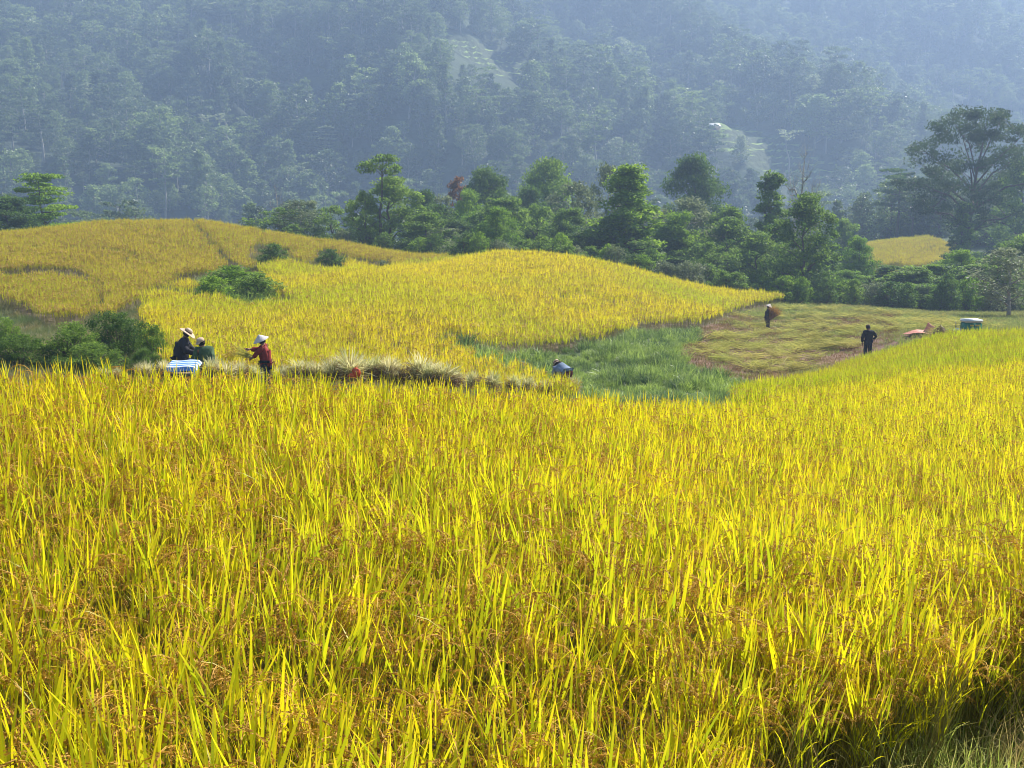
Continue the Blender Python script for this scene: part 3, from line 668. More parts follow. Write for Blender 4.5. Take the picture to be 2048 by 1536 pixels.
# ------------------------------------------------------------------ trees
def tree_meshes(seed, h, w, style, leaf, nleaf, lm='leaf_mid', bm='bark', base=.3, dens=1.):
    rg = np.random.default_rng(seed); tr = MB(); cr = MB()
    R_ = w / 2; r0 = h * .018 + .04
    def env(t):   # crown radius by height fraction of the crown
        t = np.clip(t, 0, 1)
        if style in ('dome', 'shrub'): return R_ * math.sqrt(max(.02, 1 - (t * 1.0) ** 2.2)) * (.75 + .25 * min(1, t * 4))
        if style == 'tall': return R_ * (.45 + .55 * math.sin(math.pi * min(1, .25 + t * .8))) * (1 - .55 * t)
        if style == 'umbrella': return R_ * (.55 + .45 * t)
        if style == 'tier': return R_ * (1 - .62 * t) * (.85 + .25 * math.sin(t * 17))
        if style == 'pine': return R_ * (.5 + .5 * t) * (1 if t < .8 else .8)
        return R_ * math.sin(math.pi * min(1, .18 + t * .74))
    lobes = rg.uniform(.72, 1.18, 9) if style != 'giant' else rg.uniform(.55, 1.25, 9)
    def lob(a): q = (a / 6.283 * 9) % 9; i = int(q); f = q - i; return lobes[i] * (1 - f) + lobes[(i + 1) % 9] * f
    z0 = base * h
    k = 7; tt = np.linspace(0, 1, k); bend = rg.normal(0, .035 * h, 2)
    tp = np.stack([bend[0] * tt ** 1.5 + rg.normal(0, .008 * h, k) * (tt > 0), bend[1] * tt ** 1.5 + rg.normal(0, .008 * h, k) * (tt > 0), tt * h * .93], 1)
    nst = {'shrub': 5, 'giant': 3}.get(style, 1)
    clumps = []
    if style != 'shrub': addtube(tr, tp, r0 * (1 - .85 * tt), 7, 0, .5)
    else:
        for q in range(nst):
            a = rg.uniform(0, 6.283); e = np.array([math.cos(a) * R_ * .5, math.sin(a) * R_ * .5, h * .8])
            addtube(tr, [(0, 0, 0), e * .5 + rg.normal(0, .05 * h, 3), e], [r0 * .7, r0 * .4, r0 * .12], 5, 0, .5)
    npri = {'dome': 16, 'broad': 13, 'tall': 18, 'loose': 12, 'umbrella': 7, 'tier': 16, 'pine': 10, 'giant': 15, 'shrub': 14, 'bare': 9}[style]
    ci = 0
    for i in range(npri):
        f = (i + rg.uniform(.1, .9)) / npri
        a = i * 2.4 + rg.normal(0, .3)
        zt = z0 + f * (h - z0)
        er = env(f) * lob(a) * rg.uniform(.78, 1.0)
        if style in ('giant',): sz = (z0 * .6 + f * (h * .45)) 
        elif style == 'umbrella': sz = h * (.78 + .1 * f)
        elif style == 'bare': sz = h * (.35 + .45 * f)
        elif style == 'shrub': sz = h * .15
        else: sz = max(.05 * h, zt - (er * (.55 if style not in ('tier', 'pine') else .12)) - .02 * h)
        st = min(1, sz / (h * .93)); j = st * (k - 1); j0 = int(min(j, k - 2)); p0 = tp[j0] + (tp[j0 + 1] - tp[j0]) * (j - j0)
        e = np.array([p0[0] * .6 + math.cos(a) * er, p0[1] * .6 + math.sin(a) * er, zt])
        m1 = p0 * .6 + e * .4 + np.array([0, 0, (-.03 if style in ('tier', 'pine') else .04) * h]) + rg.normal(0, .012 * h, 3)
        m2 = p0 * .25 + e * .75 + rg.normal(0, .015 * h, 3)
        rb = r0 * (1 - .8 * st) * (.62 if style != 'bare' else 1.1)
        addtube(tr, [p0, m1, m2, e], [rb, rb * .75, rb * .45, rb * .18], 5, 0, .5)
        nsec = {'umbrella': 3, 'bare': 6, 'giant': 6}.get(style, 5)
        if style != 'bare': clumps.append((e, i)); 
        for s in range(nsec):
            g = rg.uniform(.35, 1.); b = p0 * (1 - g) + e * g
            sp_ = .16 * w if style != 'shrub' else .2 * w
            d = rg.normal(0, 1, 3); d[2] = abs(d[2]) * .6 + (.5 if style == 'bare' else 0); d = d / np.linalg.norm(d) * sp_ * rg.uniform(.7, 1.3)
            if style in ('tier', 'pine'): d[2] *= .2
            q = b + d
            zf = (q[2] - z0) / (h - z0)
            lim = env(min(max(zf, 0), .98)) * 1.05; rad = math.hypot(q[0], q[1])
            if rad > lim: q[:2] *= lim / rad
            q[2] = min(q[2], h * .985)
            addtube(tr, [b, (b + q) / 2 + rg.normal(0, .01 * h, 3), q], [rb * .32, rb * .2, rb * .08], 4, 0, .5)
            if style == 'bare':
                for u in range(4):
                    q2 = q + (rg.normal(0, 1, 3) + [0, 0, .8]) * .05 * h; addtube(tr, [q * .6 + b * .4, q2], [rb * .14, rb * .05], 3, 0, .5)
            else: clumps.append((q, i + 100 * s))
    if style in ('dome', 'broad', 'shrub', 'tall'):   # fill of the crown
        nf = {'dome': 100, 'broad': 60, 'shrub': 40, 'tall': 50}[style]
        for q in range(int(nf * dens)):
            f = rg.uniform(0, 1); a = rg.uniform(0, 6.283); rr_ = env(f) * lob(a) * rg.uniform(.25, .92)
            clumps.append((np.array([math.cos(a) * rr_, math.sin(a) * rr_, z0 + f * (h - z0)]), 500 + q))
    if style in ('giant', 'loose'):
        for q in range({'giant': 56, 'loose': 22}[style]):
            f = rg.uniform(.05, 1) ** .7; a = rg.uniform(0, 6.283); rr_ = env(f) * lob(a) * rg.uniform(.55, 1.02)
            clumps.append((np.array([math.cos(a) * rr_, math.sin(a) * rr_, z0 + f * (h - z0)]), 500 + q))
    if clumps and nleaf:
        per = nleaf // len(clumps)
        for c, i in clumps:
            n = int(per * rg.uniform(.5, 1.5)) + 3
            rc = w * {'umbrella': .16, 'giant': .078}.get(style, .115) * rg.uniform(.6, 1.35)
            fl = {'tier': .22, 'pine': .28, 'umbrella': .35, 'giant': .5}.get(style, .62)
            d = rg.normal(size=(n, 3)); d /= np.linalg.norm(d, axis=1)[:, None]; d *= (rg.random(n) ** .45)[:, None] * rc; d[:, 2] *= fl
            C = c + d; C[:, 2] = np.maximum(C[:, 2], .06 * h * rg.random(n))
            v = np.clip(rg.normal(.2 + .6 * rg.random(), .22, n), 0, 1)
            leaves(cr, C, leaf * rg.uniform(.6, 1.35, n), 0, v, rg, up=.35)
    trm = tr.mesh('trunk', [M[bm]], True); crm = cr.mesh('crown', [M[lm]]) if clumps and nleaf else None
    return trm, crm, h, w
TM = {}
def T(key, *a, **k): TM[key] = tree_meshes(*a, **k)
T('dome1', 1, 15, 13, 'dome', .36, 24000, lm='leaf_mid', base=.15); T('dome2', 2, 15, 13, 'dome', .36, 24000, lm='leaf_dark', base=.15); T('dome3', 3, 12, 10, 'dome', .34, 18000, lm='leaf_dark', base=.12)
T('broad1', 4, 12, 9, 'broad', .32, 17000, base=.18); T('broad2', 5, 12, 10, 'broad', .32, 17000, lm='leaf_bright', base=.18); T('broad3', 6, 11, 8, 'broad', .32, 14000, lm='leaf_mid', base=.15)
T('tall1', 7, 15, 6.5, 'tall', .32, 15000, base=.12); T('tall2', 8, 14, 7, 'tall', .32, 14000, base=.15, lm='leaf_bright')
T('loose1', 9, 11, 8, 'loose', .32, 5200, lm='leaf_grey', bm='bark_pale'); T('loose2', 10, 10, 7.5, 'loose', .32, 4600, lm='leaf_grey', bm='bark_pale'); T('loose3', 31, 10, 8, 'loose', .34, 5200, lm='leaf_mid')
T('tier', 11, 8, 7.5, 'tier', .26, 9000, lm='leaf_bright', base=.3); T('umbrella', 12, 9, 4.2, 'umbrella', .26, 1500, lm='leaf_mid', base=.8)
T('pine', 13, 13, 9, 'pine', .36, 5200, lm='leaf_dark', base=.45); T('giant', 14, 24, 24, 'giant', .36, 34000, lm='leaf_giant', base=.32)
T('bare', 15, 13, 9, 'bare', .3, 0, bm='bark_pale'); T('orange', 16, 13, 5, 'broad', .34, 4000, lm='leaf_orange')
T('shrub1', 17, 4, 5, 'shrub', .24, 4500, lm='leaf_mid', base=.05); T('shrub2', 18, 4, 5, 'shrub', .24, 4500, lm='leaf_bright', base=.05)
T('shrub3', 19, 4, 5, 'shrub', .24, 4500, lm='leaf_dark', base=.05); T('shrub4', 20, 4, 5, 'shrub', .22, 4200, lm='leaf_grey', base=.05)
T('nbush1', 21, 2.2, 3.4, 'shrub', .085, 15000, lm='leaf_dark', base=.03); T('nbush2', 22, 1.8, 2.6, 'shrub', .08, 11000, lm='leaf_mid', base=.03)
def plant(key, x, y, h, wd, name, label, cat, group=None, z=None, rz=None):
    tm, cm, h0, w0 = TM[key]; z = H1(x, y) - .1 if z is None else z
    o = thing(name, (x, y, z), label, cat, rng.uniform(0, 6.283) if rz is None else rz, (wd / w0, wd / w0, h / h0), group)
    link('trunk' if name != 'shrub' else 'stem', tm, o)
    if cm: link('crown' if name != 'shrub' else 'foliage', cm, o)
    return o
def tree_px(key, px, pyt, wpx, d, label, name='tree', cat='tree', group=None, hmin=None, rz=None):
    p = at(px, pyt, d); z = H1(p[0], p[1]) - .1; h = p[2] - z
    if hmin: h = max(h, hmin)
    return plant(key, p[0], p[1], h, wpx / F * d * (1.18 if name == 'tree' else 1.), name, label, cat, group, z, rz)
TR = [
 ('tier', 84, 348, 150, 122, 'light green tree in flat leafy tiers at the left end of the golden hill'),
 ('dome3', 22, 396, 115, 116, 'dark rounded tree at the left edge of the picture behind the golden hill'),
 ('bare', 556, 372, 40, 128, 'thin leafless spire standing behind the golden hill crest'),
 ('loose3', 560, 418, 110, 126, 'low open tree behind the golden hill crest around the leafless spire'),
 ('loose1', 608, 404, 100, 124, 'grey green open tree just right of the leafless spire'),
 ('loose3', 665, 414, 90, 122, 'small rounded open tree between the grey green tree and the dense green tree'),
 ('umbrella', 757, 310, 80, 114, 'slender tree with a small umbrella of leaves above all its neighbours'),
 ('broad1', 778, 358, 135, 116, 'dense mid green tree at the foot of the slender umbrella tree'),
 ('loose3', 728, 385, 60, 113, 'narrow leafy tree left of the slender umbrella trunk'),
 ('broad3', 852, 425, 100, 112, 'lighter green low tree right of the dense mid green tree'),
 ('dome3', 850, 385, 70, 135, 'dark fan shaped treetop behind the lighter low tree'),
 ('orange', 912, 354, 50, 150, 'rust orange treetop beside the dark domed tree'),
 ('dome2', 972, 345, 125, 145, 'dark domed tree right of the rust orange treetop'),
 ('broad2', 932, 384, 70, 130, 'small yellow green treetop in front of the dark domed tree'),
 ('loose1', 885, 395, 70, 140, 'pale twiggy tree left of the rust orange treetop'),
 ('broad1', 1010, 400, 120, 122, 'grey green spreading tree in front of the two domed trees'),
 ('dome1', 1098, 326, 125, 152, 'light rounded dome tree, the second dome from the left'),
 ('dome3', 1060, 378, 80, 142, 'lower shoulder of dark leaves left of the second dome tree'),
 ('loose2', 1148, 368, 110, 128, 'twiggy grey leaved tree right of the second dome tree'),
 ('loose1', 1215, 335, 70, 132, 'pale feathery treetop left of the bright upswept tree'),
 ('tall2', 1262, 330, 150, 106, 'bright green tree with upswept limbs above the yellow field crest'),
 ('dome2', 1390, 320, 135, 150, 'large dark dome tree in the middle of the tree belt'),
 ('loose2', 1372, 398, 130, 118, 'whitish open tree in front of the large dark dome tree'),
 ('broad3', 1455, 415, 110, 120, 'mid green tree between the large dome and the pointed tree'),
 ('tall1', 1545, 345, 100, 116, 'tall pointed dark green tree left of the leafless tree'),
 ('bare', 1600, 302, 90, 122, 'leafless grey tree with forked branches against the mountain'),
 ('broad1', 1612, 393, 125, 99, 'rounded tree with a straight dark trunk in front of the leafless tree'),
 ('pine', 1800, 335, 95, 220, 'flat topped tree on a thin trunk left of the giant tree'),
 ('giant', 1945, 222, 235, 160, 'giant open crowned tree with spreading limbs on the right'),
 ('broad1', 2046, 325, 110, 172, 'round hazy tree at the right edge behind the giant tree'),
 ('tall1', 1928, 405, 60, 155, 'dark creeper covered column of leaves under the giant tree'),
 ('dome3', 1850, 395, 90, 222, 'dark shaded tree under the left limbs of the giant tree'),
 ('broad3', 1690, 440, 70, 150, 'small hazy tree left of the yellow rice knoll'),
 ('loose2', 2025, 498, 130, 84, 'silvery leaved tree at the right edge above the tractor'),
 ('broad2', 1722, 478, 70, 118, 'leafy tree partly hiding the left end of the yellow knoll'),
 ('loose3', 1800, 425, 80, 225, 'low hazy tree beneath the flat topped tree'),
 ('broad3', 1970, 430, 100, 200, 'hazy low tree right of the creeper column'),
]
for key, px, pyt, wp, d, lb in TR: tree_px(key, px, pyt, wp, d, lb)
# second rank: shrubs and small trees filling the belt
ORD = ['first','second','third','fourth','fifth','sixth','seventh','eighth','ninth','tenth','eleventh','twelfth','thirteenth','fourteenth','fifteenth','sixteenth','seventeenth','eighteenth','nineteenth','twentieth','twenty-first','twenty-second','twenty-third','twenty-fourth']
CNT = {}
def nth(g):
    CNT[g] = CNT.get(g, 0) + 1; return ORD[CNT[g] - 1]
CATS = {'shrub1': 'mid green', 'shrub2': 'bright green', 'shrub3': 'dark green', 'shrub4': 'grey green', 'broad1': 'mid green', 'broad2': 'bright green', 'broad3': 'mid green', 'loose3': 'open mid green', 'loose1': 'open grey green', 'tall1': 'slim dark green', 'dome3': 'dark green', 'tall2': 'slim bright green'}
rg2 = np.random.default_rng(77)
def topline(px): return np.interp(px, [880,1000,1200,1300,1500,1650,1750,1900,2048], [452,462,470,470,505,520,592,560,525])
def footline(px): return np.interp(px, [880,1000,1200,1300,1500,1700,1900,2048], [505,512,520,545,596,603,626,642])
for px in np.arange(880, 2060, 21):     # small trees
    d = rg2.uniform(104, 128); key = str(rg2.choice(['broad1', 'broad2', 'broad3', 'loose3', 'loose1', 'dome3', 'tall1', 'tall2']))
    if px > 1720: d = rg2.uniform(96, 112)
    pt = topline(px) + rg2.uniform(-58, 20)
    tree_px(key, px + rg2.uniform(-10, 10), pt, rg2.uniform(85, 130), d, '%s small tree in the belt, %s of its shade from the left' % (CATS[key], nth('t' + CATS[key])), group='%s small trees in the belt' % CATS[key])
for px in np.arange(925, 2070, 19):     # front shrubs
    key = str(rg2.choice(['shrub1', 'shrub2', 'shrub3', 'shrub4'])); d = rg2.uniform(93, 100) if px > 1250 else rg2.uniform(96, 103)
    tree_px(key, px + rg2.uniform(-8, 8), footline(px) - rg2.uniform(14, 48) - (28 if px > 1880 else 0), rg2.uniform(50, 90), d, '%s shrub along the field edge, %s of its shade from the left' % (CATS[key], nth('s' + CATS[key])), 'shrub', 'shrub', '%s shrubs along the field edge' % CATS[key], hmin=2.2)
for px, py, wp, d, key in [(590,452,70,120,'shrub1'),(690,458,60,116,'shrub4'),(840,478,70,108,'shrub2'),(900,488,60,106,'shrub4'),(770,468,60,110,'shrub1'),(870,470,60,108,'shrub3')]:
    tree_px(key, px, py, wp, d, '%s shrub behind the golden hill crest, %s of its shade from the left' % (CATS[key], nth('g' + CATS[key])), 'shrub', 'shrub', '%s shrubs behind the golden hill' % CATS[key], hmin=2)
for px, py, wp, d, key in sorted([(1770,440,90,228,'shrub1'),(1830,455,100,228,'shrub2'),(1900,470,100,225,'shrub4'),(1960,470,100,195,'shrub1'),(2020,460,110,195,'shrub2'),(1990,505,90,170,'shrub3'),(1700,470,80,150,'shrub4'),
                           (1880,575,80,130,'shrub3'),(1950,545,80,150,'shrub1'),(2030,540,90,150,'shrub3')]):
    tree_px(key, px, py, wp, d, '%s hazy shrub around the yellow knoll, %s of its shade from the left' % (CATS[key], nth('k' + CATS[key])), 'shrub', 'shrub', '%s shrubs around the knoll' % CATS[key], hmin=3)
# near bushes on the left and in the gully
for px, py, wp, d, key, lb in [(235,628,150,36,'nbush1','large dark leafy bush left of the threshing men'),(140,650,140,34.5,'nbush2','leafy bush left of the large dark bush'),
    (40,672,150,33.5,'nbush1','dark bush at the lower left edge of the middle ground'),(305,655,70,35,'nbush2','small bright bush right behind the large dark bush'),(10,640,70,40,'nbush2','small bush at the left edge on the bank'),
    (180,690,150,33,'nbush2','low bush in front of the large dark bush'),(290,700,80,33,'nbush1','low dark bush close to the man in the wide hat')]:
    tree_px(key, px, py, wp, d, lb, 'bush', 'bush', hmin=.9)
for px, py, wp, d, key, lb in [(462,534,125,64,'shrub2','feathery green bush in the gully between the two rice fields'),(515,548,120,62,'shrub1','darker green bush at the right of the gully'),
    (545,490,75,82,'shrub3','dark weedy shrub on the bank above the gully'),(662,500,65,88,'shrub3','dark weedy shrub on the second terrace bank'),(425,555,95,60,'shrub2','low green bush at the left of the gully'),
    (765,520,36,92,'shrub4','small brown grey shrub on the third terrace bank'),(527,462,22,101,'shrub2','tiny bright shrub on the golden hill crest')]:
    tree_px(key, px, py, wp, d, lb, 'shrub', 'shrub', hmin=.7)

# ------------------------------------------------------------------ mountain forest
def far_tree(seed, h, w, style, nleaf, leaf, base=.25):
    tm, cm, _, _ = tree_meshes(seed, h, w, style, leaf, nleaf, base=base); mb = MB()
    for me_, mi in ((tm, 1), (cm, 0)):
        V = np.empty(len(me_.vertices) * 3); me_.vertices.foreach_get('co', V); V = V.reshape(-1, 3)
        L_ = np.empty(len(me_.loops), int); me_.loops.foreach_get('vertex_index', L_)
        tot = np.empty(len(me_.polygons), int); me_.polygons.foreach_get('loop_total', tot); st = np.empty(len(me_.polygons), int); me_.polygons.foreach_get('loop_start', st)
        va = np.empty(len(V)); me_.attributes['var'].data.foreach_get('value', va)
        s4 = st[tot == 4]; f = L_[s4[:, None] + np.arange(4)]
        mb.add(V, f, mi, va)
        bpy.data.meshes.remove(me_)
    return mb
ft = [far_tree(101, 15, 12, 'dome', 3200, .7), far_tree(102, 17, 11, 'broad', 2400, .7), far_tree(103, 13, 12, 'dome', 3000, .7, .1), far_tree(104, 19, 9, 'tall', 1500, .85), far_tree(105, 18, 11, 'loose', 1000, .8, .45), far_tree(106, 20, 12, 'pine', 1100, .85, .5)]
X, Y = jgrid(-560, 640, 330, 1280, 7.6, .5); k = np.abs(X) < Y * .53 + 20; X, Y = X[k], Y[k]
h, t = Hfar(X, Y); tt = ss(235, 345, Y); Z = Hnear(X, Y) * (1 - tt) + h * tt
px, py = proj(X, Y, Z)
k = (t < .5) & ((t == 0) | (rng.random(len(t)) < .35)) & (py > -260)
n = len(X); scl = (.5 + .85 * rng.random(n) ** 1.6) * (1 + .7 * fbm(X / 40, Y / 40, 3, 61))
for f in (0, .25, .5, .75, 1.):      # clearings stay open, also just below them on the slope
    qx, qy = proj(X, Y, Z + f * 16 * scl)
    for P in TERR[:2]: k &= ~(inpoly(qx, qy, P) & (rng.random(n) < .93))
X, Y, Z, scl = X[k], Y[k], Z[k], scl[k]; n = len(X); scl = np.stack([scl * rng.uniform(.85, 1.15, n), scl, scl * rng.uniform(.8, 1.1, n)], 1)
scatter('forest', ft, [M['leaf_far'], M['bark_pale']], np.stack([X, Y, Z - .5], 1), rrot(n, .05), scl, 'dense hazy forest covering the mountainside', 'forest')
X, Y = jgrid(-170, 200, 215, 340, 8, .5); k = np.abs(X) < Y * .53; X, Y = X[k], Y[k]; n = len(X)
scatter('forest', ft, [M['leaf_far'], M['bark']], np.stack([X, Y, H(X, Y) - .3], 1), rrot(n, .05), rng.uniform(.4, .8, n), 'dark valley wood below the mountain behind the tree belt', 'forest')
# trees of the mountainside that stand out
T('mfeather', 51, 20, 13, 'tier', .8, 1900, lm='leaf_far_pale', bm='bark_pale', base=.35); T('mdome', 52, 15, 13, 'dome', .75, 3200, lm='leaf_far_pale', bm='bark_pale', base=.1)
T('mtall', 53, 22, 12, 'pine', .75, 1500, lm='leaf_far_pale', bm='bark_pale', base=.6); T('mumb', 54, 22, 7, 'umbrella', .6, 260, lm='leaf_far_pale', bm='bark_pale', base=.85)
for key, px, pb, pt, wp, lb in [
 ('mfeather',265,300,195,75,'pale feathery tree with drooping tiers high on the left mountainside'),('mfeather',180,235,165,55,'faint feathery tree left of the pale feathery tree'),
 ('mtall',510,235,155,80,'pale crowned tree above the middle of the left mountainside'),('mfeather',650,320,250,90,'pale tree with layered branches left of the belt sky gap'),
 ('mtall',725,262,183,60,'whitish topped tree on the mountain above the umbrella tree'),('mumb',418,325,228,34,'left one of two slender pale trunks with tiny tops'),
 ('mumb',442,318,225,34,'right one of two slender pale trunks with tiny tops'),('mumb',556,335,255,34,'slender pale trunk right of the pair of slender trunks'),
 ('mtall',328,370,318,95,'flat pale tree low on the mountainside above the golden hill'),('mdome',592,400,332,85,'round pale domed tree low on the mountainside'),
 ('mdome',652,395,352,45,'smaller pale domed tree right of the round pale dome'),('mtall',445,70,5,80,'tall pale treetop at the top of the left mountainside'),
 ('mfeather',610,115,75,60,'faint layered tree near the top of the left mountainside'),('mtall',600,300,235,80,'grey layered tree between the slender trunk and the pale tree'),
 ('mdome',450,415,375,80,'dim rounded tree just above the golden hill crest'),('mdome',380,415,370,60,'dim leafy tree above the golden hill left of the dim rounded tree'),
 ('mdome',1245,145,75,60,'rounded tree on the shoulder above the faint terraces'),('mdome',1620,215,150,70,'pale crested tree on the second mountain shoulder'),
 ('mdome',1540,200,115,60,'rounded tree left of the pale crested tree'),('mdome',1690,285,240,60,'pale domed tree above the lower light green terraces'),
 ('mumb',1580,372,258,50,'leaning pale trunk beside the lower light green terraces'),('mdome',1480,330,270,45,'dark domed tree inside the lower light green terraces'),
 ('mdome',1230,330,275,60,'rounded tree above the small stepped clearing'),('mtall',1885,55,5,50,'tall treetop on the right skyline of the mountain'),
 ('mdome',1780,320,285,50,'pale rounded tree near the foot of the right mountainside'),('mdome',1710,330,295,60,'pale rounded tree right of the leaning trunk'),
 ('mfeather',60,120,40,70,'faint feathery tree in the upper left corner'),('mtall',150,350,300,70,'dim tree on the mountain above the tiered tree')]:
    x, y, z = hit(px, pb, 330, 1300, 900); top = at(px, pt, y)
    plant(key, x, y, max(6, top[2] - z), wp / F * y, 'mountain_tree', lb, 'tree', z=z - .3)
# ------------------------------------------------------------------ far buildings
def gable(name, px, py, wpx, label, roofc, wallc, rz, cat='house'):
    x, y, z = hit(px, py + 8, 330, 1300, 900); wd = wpx / F * y; dp = wd * .7; hh = wd * .28
    o = thing(name, (x, y - 3, z - .3), label, cat, rz)
    mb = MB(); mb.add(*box((0, 0, hh / 2 - 1), (wd * .86, dp * .86, hh + 2))); link('wall', mb.mesh('wall', [wallc]), o)
    rh = wd * .2; e = wd / 2; g = dp / 2; th = .15
    mb = MB()
    for s in (-1, 1):
        p = [(-e, s * g, hh - .1), (e, s * g, hh - .1), (e, 0, hh + rh), (-e, 0, hh + rh)]
        v = np.array(p + [(a, b, c + th) for a, b, c in p]); mb.add(v, [[0,1,2,3],[7,6,5,4],[0,4,5,1],[1,5,6,2],[2,6,7,3],[3,7,4,0]])
    link('roof', mb.mesh('roof', [roofc]), o)
    mb = MB(); mb.add(*box((0, -dp * .43 - .03, hh * .4), (wd * .14, .08, hh * .75))); link('door', mb.mesh('door', [M['bark']]), o)
M['whiteroof'] = solid('pale_metal_roof', (.55,.57,.58), (.75,.77,.78), .8, .5, src='obj'); M['redroof'] = solid('faded_red_roof', (.55,.36,.30), (.72,.55,.48), .8, .6)
M['mudwall'] = solid('timber_wall', (.16,.12,.08), (.28,.22,.15), 2, .9)
gable('hut', 1424, 252, 26, 'small hut with a pale metal roof beside the lower terraces on the mountain', M['whiteroof'], M['mudwall'], .3)
gable('house', 2032, 104, 46, 'house with a faded red and white roof at the right edge high on the mountain', M['redroof'], M['whiteroof'], -.5)

# ================================================================== PEOPLE AND THINGS
def cloth(name, a, b, sc_=5, bump=.35): M[name] = solid(name, a, b, sc_, .9, bump)
cloth('charcoal', (.022,.022,.028), (.045,.042,.05)); cloth('dgreen', (.035,.075,.036), (.09,.15,.07)); cloth('redcloth', (.20,.022,.020), (.34,.045,.035))
cloth('denim', (.09,.13,.20), (.26,.33,.44)); cloth('darktrouser', (.012,.016,.03), (.03,.035,.055)); cloth('maroon', (.12,.018,.02), (.22,.04,.035))
cloth('black', (.012,.013,.018), (.028,.028,.036)); cloth('brownc', (.06,.045,.035), (.12,.09,.07)); cloth('grayc', (.28,.22,.26), (.45,.38,.40))
M['skin'] = solid('skin', (.26,.135,.08), (.34,.19,.12), 4, .6); M['hair'] = solid('hair', (.01,.008,.007), (.02,.016,.014), 20, .6)
M['strawhat'] = solid('woven_straw', (.48,.33,.22), (.62,.47,.33), 30, .8, .4); M['palmhat'] = solid('palm_leaf_hat', (.56,.50,.46), (.74,.69,.64), 25, .75, .3); M['hatband'] = solid('hat_band', (.16,.10,.06), (.22,.14,.09), 12, .9)
def skin_mesh(name, J, E, mat, sub=2, wrinkle=0., root=0, seed=0):
    """J: list of (x,y,z,r) or (x,y,z,rx,ry); E: joint pairs -> one continuous surface"""
    me_ = bpy.data.meshes.new(name); me_.from_pydata([j[:3] for j in J], E, [])
    o = bpy.data.objects.new(name, me_); COL.objects.link(o)
    m = o.modifiers.new('s', 'SKIN'); m.use_smooth_shade = True
    if not me_.skin_vertices: 
        bpy.context.view_layer.objects.active = o
    lay = me_.skin_vertices[0].data if me_.skin_vertices else None
    for i, j in enumerate(J):
        lay[i].radius = (j[3], j[4] if len(j) > 4 else j[3]); lay[i].use_root = (i == root)
    s = o.modifiers.new('d', 'SUBSURF'); s.levels = sub; s.render_levels = sub
    dg = bpy.context.evaluated_depsgraph_get(); dg.update()
    out = bpy.data.meshes.new_from_object(o.evaluated_get(dg)); out.name = name
    bpy.data.objects.remove(o); 
    if wrinkle:
        k = len(out.vertices); V = np.empty(k * 3); out.vertices.foreach_get('co', V); V = V.reshape(-1, 3)
        C = V.mean(0); nrm = np.empty(k * 3); out.vertices.foreach_get('normal', nrm); nrm = nrm.reshape(-1, 3)
        V = V + nrm * (wrinkle * 2 * (vnoise(V[:, 0] * 16 + seed, V[:, 2] * 22 + V[:, 1] * 13, seed) - .5))[:, None]
        out.vertices.foreach_set('co', V.ravel())
    out.materials.clear(); out.materials.append(mat); return out
